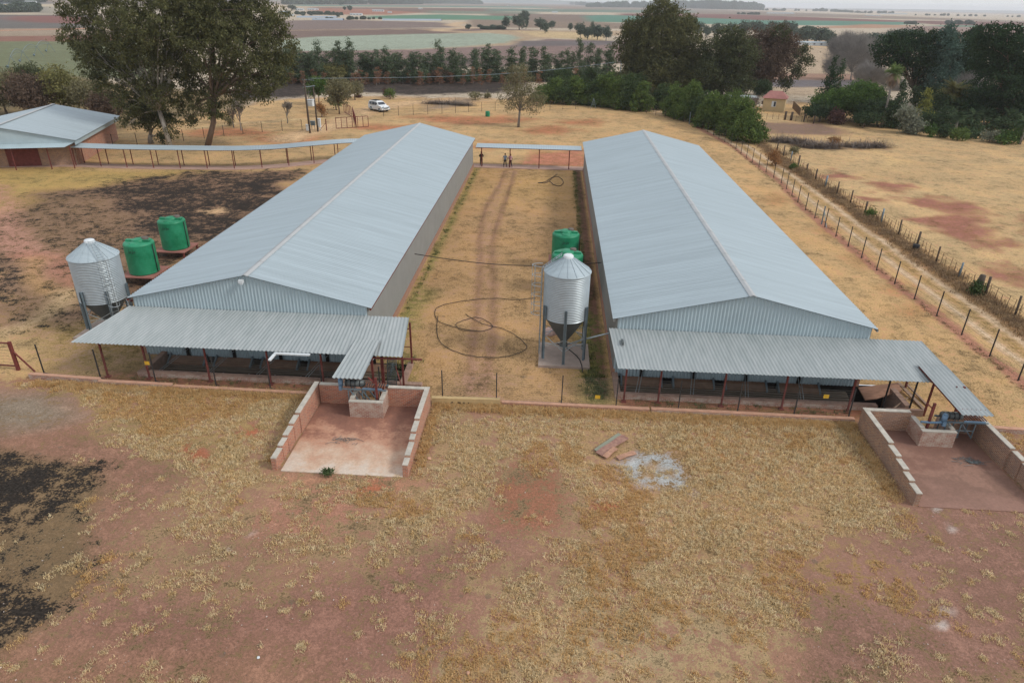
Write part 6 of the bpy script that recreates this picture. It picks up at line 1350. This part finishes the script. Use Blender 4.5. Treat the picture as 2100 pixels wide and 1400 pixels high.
palm(1955,276,228,36,'small fan palm, leftmost of those by the paddock',3); palm(1988,268,226,38,'small fan palm with a dark trunk, second by the paddock',4); palm(2012,266,224,38,'small fan palm close right of the dark-trunked one',5)
palm(2060,270,226,40,'leaning fan palm above the round leafy bush',6); palm(2090,296,242,42,'fan palm with a forked trunk at the right edge',7)
# brush heaps in the paddock and dry bushes
for i,(x0,x1,y,hp,lb) in enumerate([(1585,1650,290,12,'long heap of grey cut brush near the farm track'),(1640,1710,300,13,'second grey brush heap continuing to the right'),(1738,1815,300,12,'separate grey brush heap farther right in the paddock'),(880,960,212,7,'low heap of grey brush behind the white car')]):
    rgn=np.random.default_rng(300+i); L=[]
    for k in range(9):
        f=k/8; u,v,h=HT(x0+(x1-x0)*f,y+4*f,y-hp+4*f); L.append((u,v+rgn.normal()*.5,h*.25,1.6,1.1,h*.5))
    n=2600; V=[]
    for k in range(n):
        l=L[rgn.integers(9)]; p=np.array(l[:3])+rgn.normal(size=3)*np.array(l[3:])*.55; p[2]=abs(p[2]); d=rgn.normal(size=3); d[2]*=.5; d/=np.linalg.norm(d); w=np.cross(d,[0,.3,1]); w/=np.linalg.norm(w)+1e-6; w*=.025; q=p+d*rgn.uniform(.4,1.3); q[2]=max(q[2],.02); V+=[p-w,p+w,q+w*.4,q-w*.4]
    tag(npmesh('brush_heap',V,np.arange(len(V)).reshape(-1,4),BK['twig']),lb,'brush heap','heaps of cut brush')
for i,(px,pb,pt,w,lf,lb) in enumerate([(1590,340,304,42,'brn','large rust-brown dry bush between the track and the paddock'),(1628,348,332,14,'wat','small green bush at the end of the stick fence'),(1712,298,280,36,'brn','reddish dry bush between the brush heaps'),(1785,447,428,16,'wat','small green shrub against the stick fence'),(2000,606,572,26,'watd','green creeper clump at the foot of the grey stump'),(1630,316,290,24,'olive','thin grey weeds above the large rust-brown bush'),(674,975,958,26,'watd','dark green weed at the mouth of the left bunker'),(1502,236,214,20,'red','small bush by the wattle row')]):
    if px==674: ptree(px,976,958,30,'bush',lb,'weed','weed',lf,seed=320,ls=.045,dens=14,npc=20,cr=.10,r0=.015)
    else: ptree(px,pb,pt,w,'bush',lb,'dry_bush','bush',lf,seed=310+i,ls=.1,dens=2.6,npc=26,cr=.3,r0=.05,droop=-.5)
for i,(px,py,lb) in enumerate([(735,0,'')]): pass
# ---------------------------------------------------------------- far houses
def house(b,w,d,hw,hr,rz,mw,mr,label,name='house',wins=2,door=True,cat='house'):
    t=empty(name,(0,0,0),label,cat); m=MB(); m.box(-w/2,w/2,-d/2,d/2,0,hw); m.build('wall',mw,t)
    m=MB(); o_=.35; 
    vs=[(-w/2-o_,-d/2-o_,hw-.02),(w/2+o_,-d/2-o_,hw-.02),(w/2+o_,d/2+o_,hw-.02),(-w/2-o_,d/2+o_,hw-.02),(-w/2+d*.22,0,hr),(w/2-d*.22,0,hr)]
    m.add(vs,[(0,1,5,4),(1,2,5),(2,3,4,5),(3,0,4),(3,2,1,0)]); m.build('roof',mr,t)
    for k in range(wins):
        x=-w/2+w*(k+.7)/(wins+.4); m=MB(); m.box(x-.45,x+.45,-d/2-.05,-d/2-.01,hw*.35,hw*.78); f=m.build('window',M_white,t); m=MB(); m.box(x-.02,x+.38,-d/2-.07,-d/2-.055,hw*.38,hw*.75); m.build('pane',M_glass,f)
    if door: m=MB(); m.box(-w/2-.05,-w/2-.01,-.4,.5,0,2); m.build('door',M_pole,t)
    t.location=(b[0],b[1],0); t.rotation_euler=(0,0,rz); return t
M_yw=mat('yellow_plaster',C(214,190,146),.9,var=.08,scale=1); M_rr=mat('faded_red_roof',C(172,118,110),.8,var=.12,scale=1.5)
q=G(1592,229); house((q[0],q[1]+2.2),4.4,4.2,2.6,3.9,R(-20),M_yw,M_rr,'small yellow house with a faded red roof at the garden edge',wins=1)
q=G(1528,224); house((q[0],q[1]+2.5),5.5,4,2.3,2.6,R(-10),M_yw,M_roofold,'low yellow hut half hidden by the purplish leafless tree',wins=1)
fh=[(775,24,20,5,3,'long white farm building right of the far paired trees'),(638,21,13,3.5,2.6,'white building among the far houses, left of the paired trees'),(647,21,9,3.5,2.6,'second small white building among the far houses'),(614,22,14,3.5,3,'pale bluish house far behind the belt'),(730,32,16,3,2.6,'low white shed below the far paired trees'),(578,28,9,3,3,'small white house at the left of the far farm'),(598,33,5,2,2,'tiny white hut left of the plastic tunnels'),(680,8,30,6,6,'pale hazy building on the skyline left of centre'),(735,5,40,6,5,'second pale hazy building on the skyline'),
 (1674,94,22,4,2.2,'long low grey-white house beyond the dying gum tree'),(1690,82,16,3.5,2.4,'white house hidden in trees beyond the dying gum'),(1640,78,10,3,3,'small white hut behind the green boughs'),
 (1590,28.5,50,5,3.5,'long white shed on the pink far field, left one'),(1615,28.8,40,5,3.5,'long white shed on the pink far field, right one'),(1822,29.5,60,5,3.5,'far white shed near the horizon, left of a pair'),(1848,29.8,50,5,3.5,'far white shed near the horizon, right of a pair'),(862,19,9,3,2.6,'white speck of a hut in the far brown field'),(799,27,6,2.5,2,'tiny white hut beside the green far field'),(1044,12.5,14,4,3,'tiny white hut near the skyline at centre'),(1138,26.5,12,3,2.4,'tiny white hut in the far fields right of centre'),
 (62,6.5,22,5,4,'small white house in the hazy wood at top left'),(1325,12,60,6,5,'white buildings in front of the horizon wood'),(1790,33,45,4,2.5,'faint long building on the pink far field')]
for i,(px,py,w,d,h,lb) in enumerate(fh):
    u,v=G(px,py); k=1; t=empty('farm_building',(u,v,0),lb,'building','far white farm buildings'); hw=h*.7
    m=MB(); m.box(u-w/2,u+w/2,v,v+d,0,hw); m.build('wall',M_white,t)
    m=MB(); m.add([(u-w/2-.3,v-.3,hw),(u+w/2+.3,v-.3,hw),(u+w/2+.3,v+d+.3,hw),(u-w/2-.3,v+d+.3,hw),(u-w/2-.3,v+d/2,h),(u+w/2+.3,v+d/2,h)],[(0,1,5,4),(2,3,4,5),(0,4,3),(1,2,5),(3,2,1,0)]); m.build('roof',M_roof if i%2 else M_ridge,t)
    if d*w>40:
        m=MB()
        for j in range(max(2,int(w/4))): x=u-w/2+1.2+j*4; m.box(x,x+1.1,v-.05,v-.02,hw*.35,hw*.75)
        m.build('window',M_glass,t)
# plastic growing tunnels
for (x0,x1,y,lb) in ((608,690,36.5,'upper pale plastic growing tunnel by the far farm'),(640,703,41.5,'lower pale plastic growing tunnel by the far farm'),(784,905,42.5,'long thin plastic cover along the green far field')):
    a=G(x0,y);b=G(x1,y+.5); m=MB(); n=8; d=(Vector(b)-Vector(a)); vs=[];fs=[]
    for e in (a,b):
        for k in range(n+1): th=math.pi*k/n; vs.append((e[0],e[1]+3-3*math.cos(th),1.7*math.sin(th)))
    for k in range(n): fs.append((k,k+1,n+2+k,n+1+k))
    m.add(vs,fs,True); tag(m.build('plastic_tunnel',mat('tunnel_plastic',C(160,172,184),.5)),lb,'tunnel')
# irrigation pivot
t=empty('irrigation_pivot',(*G(60,128),0),'long arched irrigation pivot standing in the green field at upper left','irrigation pivot')
pp=[HT(28,140,128),HT(52,128,116),HT(80,116,107),HT(104,107,100)]
for i,(u,v,h) in enumerate(pp):
    m=MB(); m.beam((u-1.2,v-.8,0),(u,v,3.2),.12); m.beam((u+1.2,v+.8,0),(u,v,3.2),.12); m.path([(u-1.2,v-.8,.5),(u-1.2,v-.5,.5)],.35,10); m.build('tower',M_leg,t)
for i in range(3):
    a=Vector((pp[i][0],pp[i][1],3.2)); b=Vector((pp[i+1][0],pp[i+1][1],3.2)); m=MB(); P_=[a.lerp(b,k/12)+Vector((0,0,1.3*math.sin(math.pi*k/12))) for k in range(13)]; Q2=[a.lerp(b,k/12)+Vector((0,0,1.3*math.sin(math.pi*k/12)-1.1*math.sin(math.pi*k/12)**.5)) for k in range(13)]
    m.path(P_,.06,5); m.path(Q2,.03,4)
    for k in range(13): m.path([P_[k],Q2[k]],.025,4)
    m.build('span',M_leg,t)
# road gate bits near the garden
for i,(x,y,h) in enumerate(((1609,246,1.6),(1622,247,1.6),(1648,250,1.5),(1668,254,1.5))):
    u,v=G(x,y); m=MB(); m.path([(u,v,0),(u+.05,v,h)],.22 if i<2 else .12,7); tag(m.build('gate_pillar',M_pole),('squat dark gate pillar before the yellow house, left of the pair','squat dark gate pillar before the yellow house, right of the pair','pale wooden post at the garden fence','leaning wooden post under the garden trees')[i],'post')
gl=interp_line([G(1560,243),G(1600,246),G(1660,252)],1.1); t=empty('stick_fence',(*G(1560,243),0),'thin stick fence in front of the yellow house','fence')
for (u,v) in gl: m=MB(); m.path([(u,v,0),(u,v,1.1)],.04,4); m.build('dropper',M_stick,t)
gl=interp_line([G(1625,222),G(1640,238),G(1655,244)],.6); t=empty('stick_fence',(*G(1625,222),0),'stick kraal fence between the yellow house and the garden trees','fence')
for (u,v) in gl: m=MB(); m.path([(u,v,0),(u,v,1.5)],.05,4); m.build('dropper',M_stick,t)
# far blue hills
def hill(u0,u1,v,hh,seed,label):
    n=80; V=[];Q_=[]
    for i in range(n+1):
        f=i/n; z=hh*(math.sin(math.pi*f)**.5)*(.65+.5*vnoise(np.array([f*5.+seed]),np.array([.3]))[0]); u=u0+(u1-u0)*f
        V+= [(u,v-300,-2),(u,v,z),(u,v+900,z*.9),(u,v+1800,-2)]
    for i in range(n):
        for j in range(3): Q_.append((4*i+j,4*i+4+j,4*i+5+j,4*i+1+j))
    return tag(npmesh('hills',V,Q_,mat('hill_ground',C(120,128,124),.95),smooth=True),kind='structure')
hill(-9000,1200,9200,70,1,''); hill(3200,12000,9000,34,4,'')
# stones
rs=random.Random(12)
for i,(x,y,s,lb) in enumerate([(880,941,.11,'pinkish brick fragment on the grass right of the left bunker'),(1275,1345,.06,'small pale stone near the lower middle edge'),(960,1380,.07,'small reddish stone at the bottom edge'),(530,1348,.05,'tiny white stone on the bare soil at lower left')]):
    u,v=G(x,y); m=bmesh.new(); bmesh.ops.create_icosphere(m,subdivisions=2,radius=s)
    for w in m.verts: w.co*=rs.uniform(.8,1.2); w.co.z*=.6
    me=bpy.data.meshes.new('stone'); m.to_mesh(me); m.free(); o=link('stone',me,M_pink if i!=3 else M_white,None); o.location=(u,v,s*.4); tag(o,lb,'stone')
# ---------------------------------------------------------------- air, sky and sun
hz=MB(); hz.box(-17500,17500,-60,14200,-6,72); hzo=hz.build('haze',None if 0 else bpy.data.materials.new('haze')); hm=hzo.data.materials[0]; hm.use_nodes=True; nt=hm.node_tree; nt.nodes.remove(nt.nodes['Principled BSDF'])
pv=nt.nodes.new('ShaderNodeVolumePrincipled'); pv.inputs['Color'].default_value=(.86,.90,.96,1); pv.inputs['Density'].default_value=HAZE; pv.inputs['Anisotropy'].default_value=.3; nt.links.new(pv.outputs[0],nt.nodes['Material Output'].inputs['Volume'])
tag(hzo,kind='stuff')
w=bpy.data.worlds.new('World'); SC.world=w; w.use_nodes=True; nt=w.node_tree; N=nt.nodes; L=nt.links; bg=N['Background']
sky=N.new('ShaderNodeTexSky'); sky.sky_type='NISHITA'; sky.sun_disc=False; sky.sun_elevation=SUN_EL; sky.sun_rotation=SUN_ROT; sky.dust_density=4; sky.air_density=1.2; sky.altitude=1500
tc=N.new('ShaderNodeTexCoord'); no=N.new('ShaderNodeTexNoise'); no.inputs['Scale'].default_value=2.2; no.inputs['Detail'].default_value=6; mp=N.new('ShaderNodeMapping'); mp.inputs['Scale'].default_value=(1,1,5); L.new(tc.outputs['Generated'],mp.inputs['Vector']); L.new(mp.outputs[0],no.inputs['Vector'])
rp=N.new('ShaderNodeValToRGB'); rp.color_ramp.elements[0].position=.3; rp.color_ramp.elements[1].position=.7; rp.color_ramp.elements[0].color=(7.2,7.5,8.0,1); rp.color_ramp.elements[1].color=(9.0,9.2,9.5,1); L.new(no.outputs['Fac'],rp.inputs['Fac'])
mx=N.new('ShaderNodeMixRGB'); mx.inputs['Fac'].default_value=.78; L.new(sky.outputs[0],mx.inputs['Color1']); L.new(rp.outputs['Color'],mx.inputs['Color2']); L.new(mx.outputs[0],bg.inputs['Color']); bg.inputs['Strength'].default_value=SKY
sd=bpy.data.lights.new('sun','SUN'); sd.energy=SUN; sd.angle=R(12); sd.color=(1,.96,.9); so=bpy.data.objects.new('sun',sd); COL.objects.link(so)
dr_=Vector((math.sin(SUN_ROT)*math.cos(SUN_EL),math.cos(SUN_ROT)*math.cos(SUN_EL),math.sin(SUN_EL))); so.rotation_euler=dr_.to_track_quat('Z','Y').to_euler()
SC.view_settings.view_transform='Standard'; SC.view_settings.look='None'; SC.view_settings.gamma=1; SC.view_settings.exposure=EXPO
SC.render.engine='CYCLES'; SC.cycles.volume_bounces=1; SC.cycles.max_bounces=6; SC.cycles.transparent_max_bounces=8
for o in bpy.data.objects:
    if o.get('label') and not 4<=len(o['label'].split())<=16: print('LABEL',len(o['label'].split()),o.name,o['label'])
for o in bpy.data.objects:
    if '_b' in o: del o['_b']
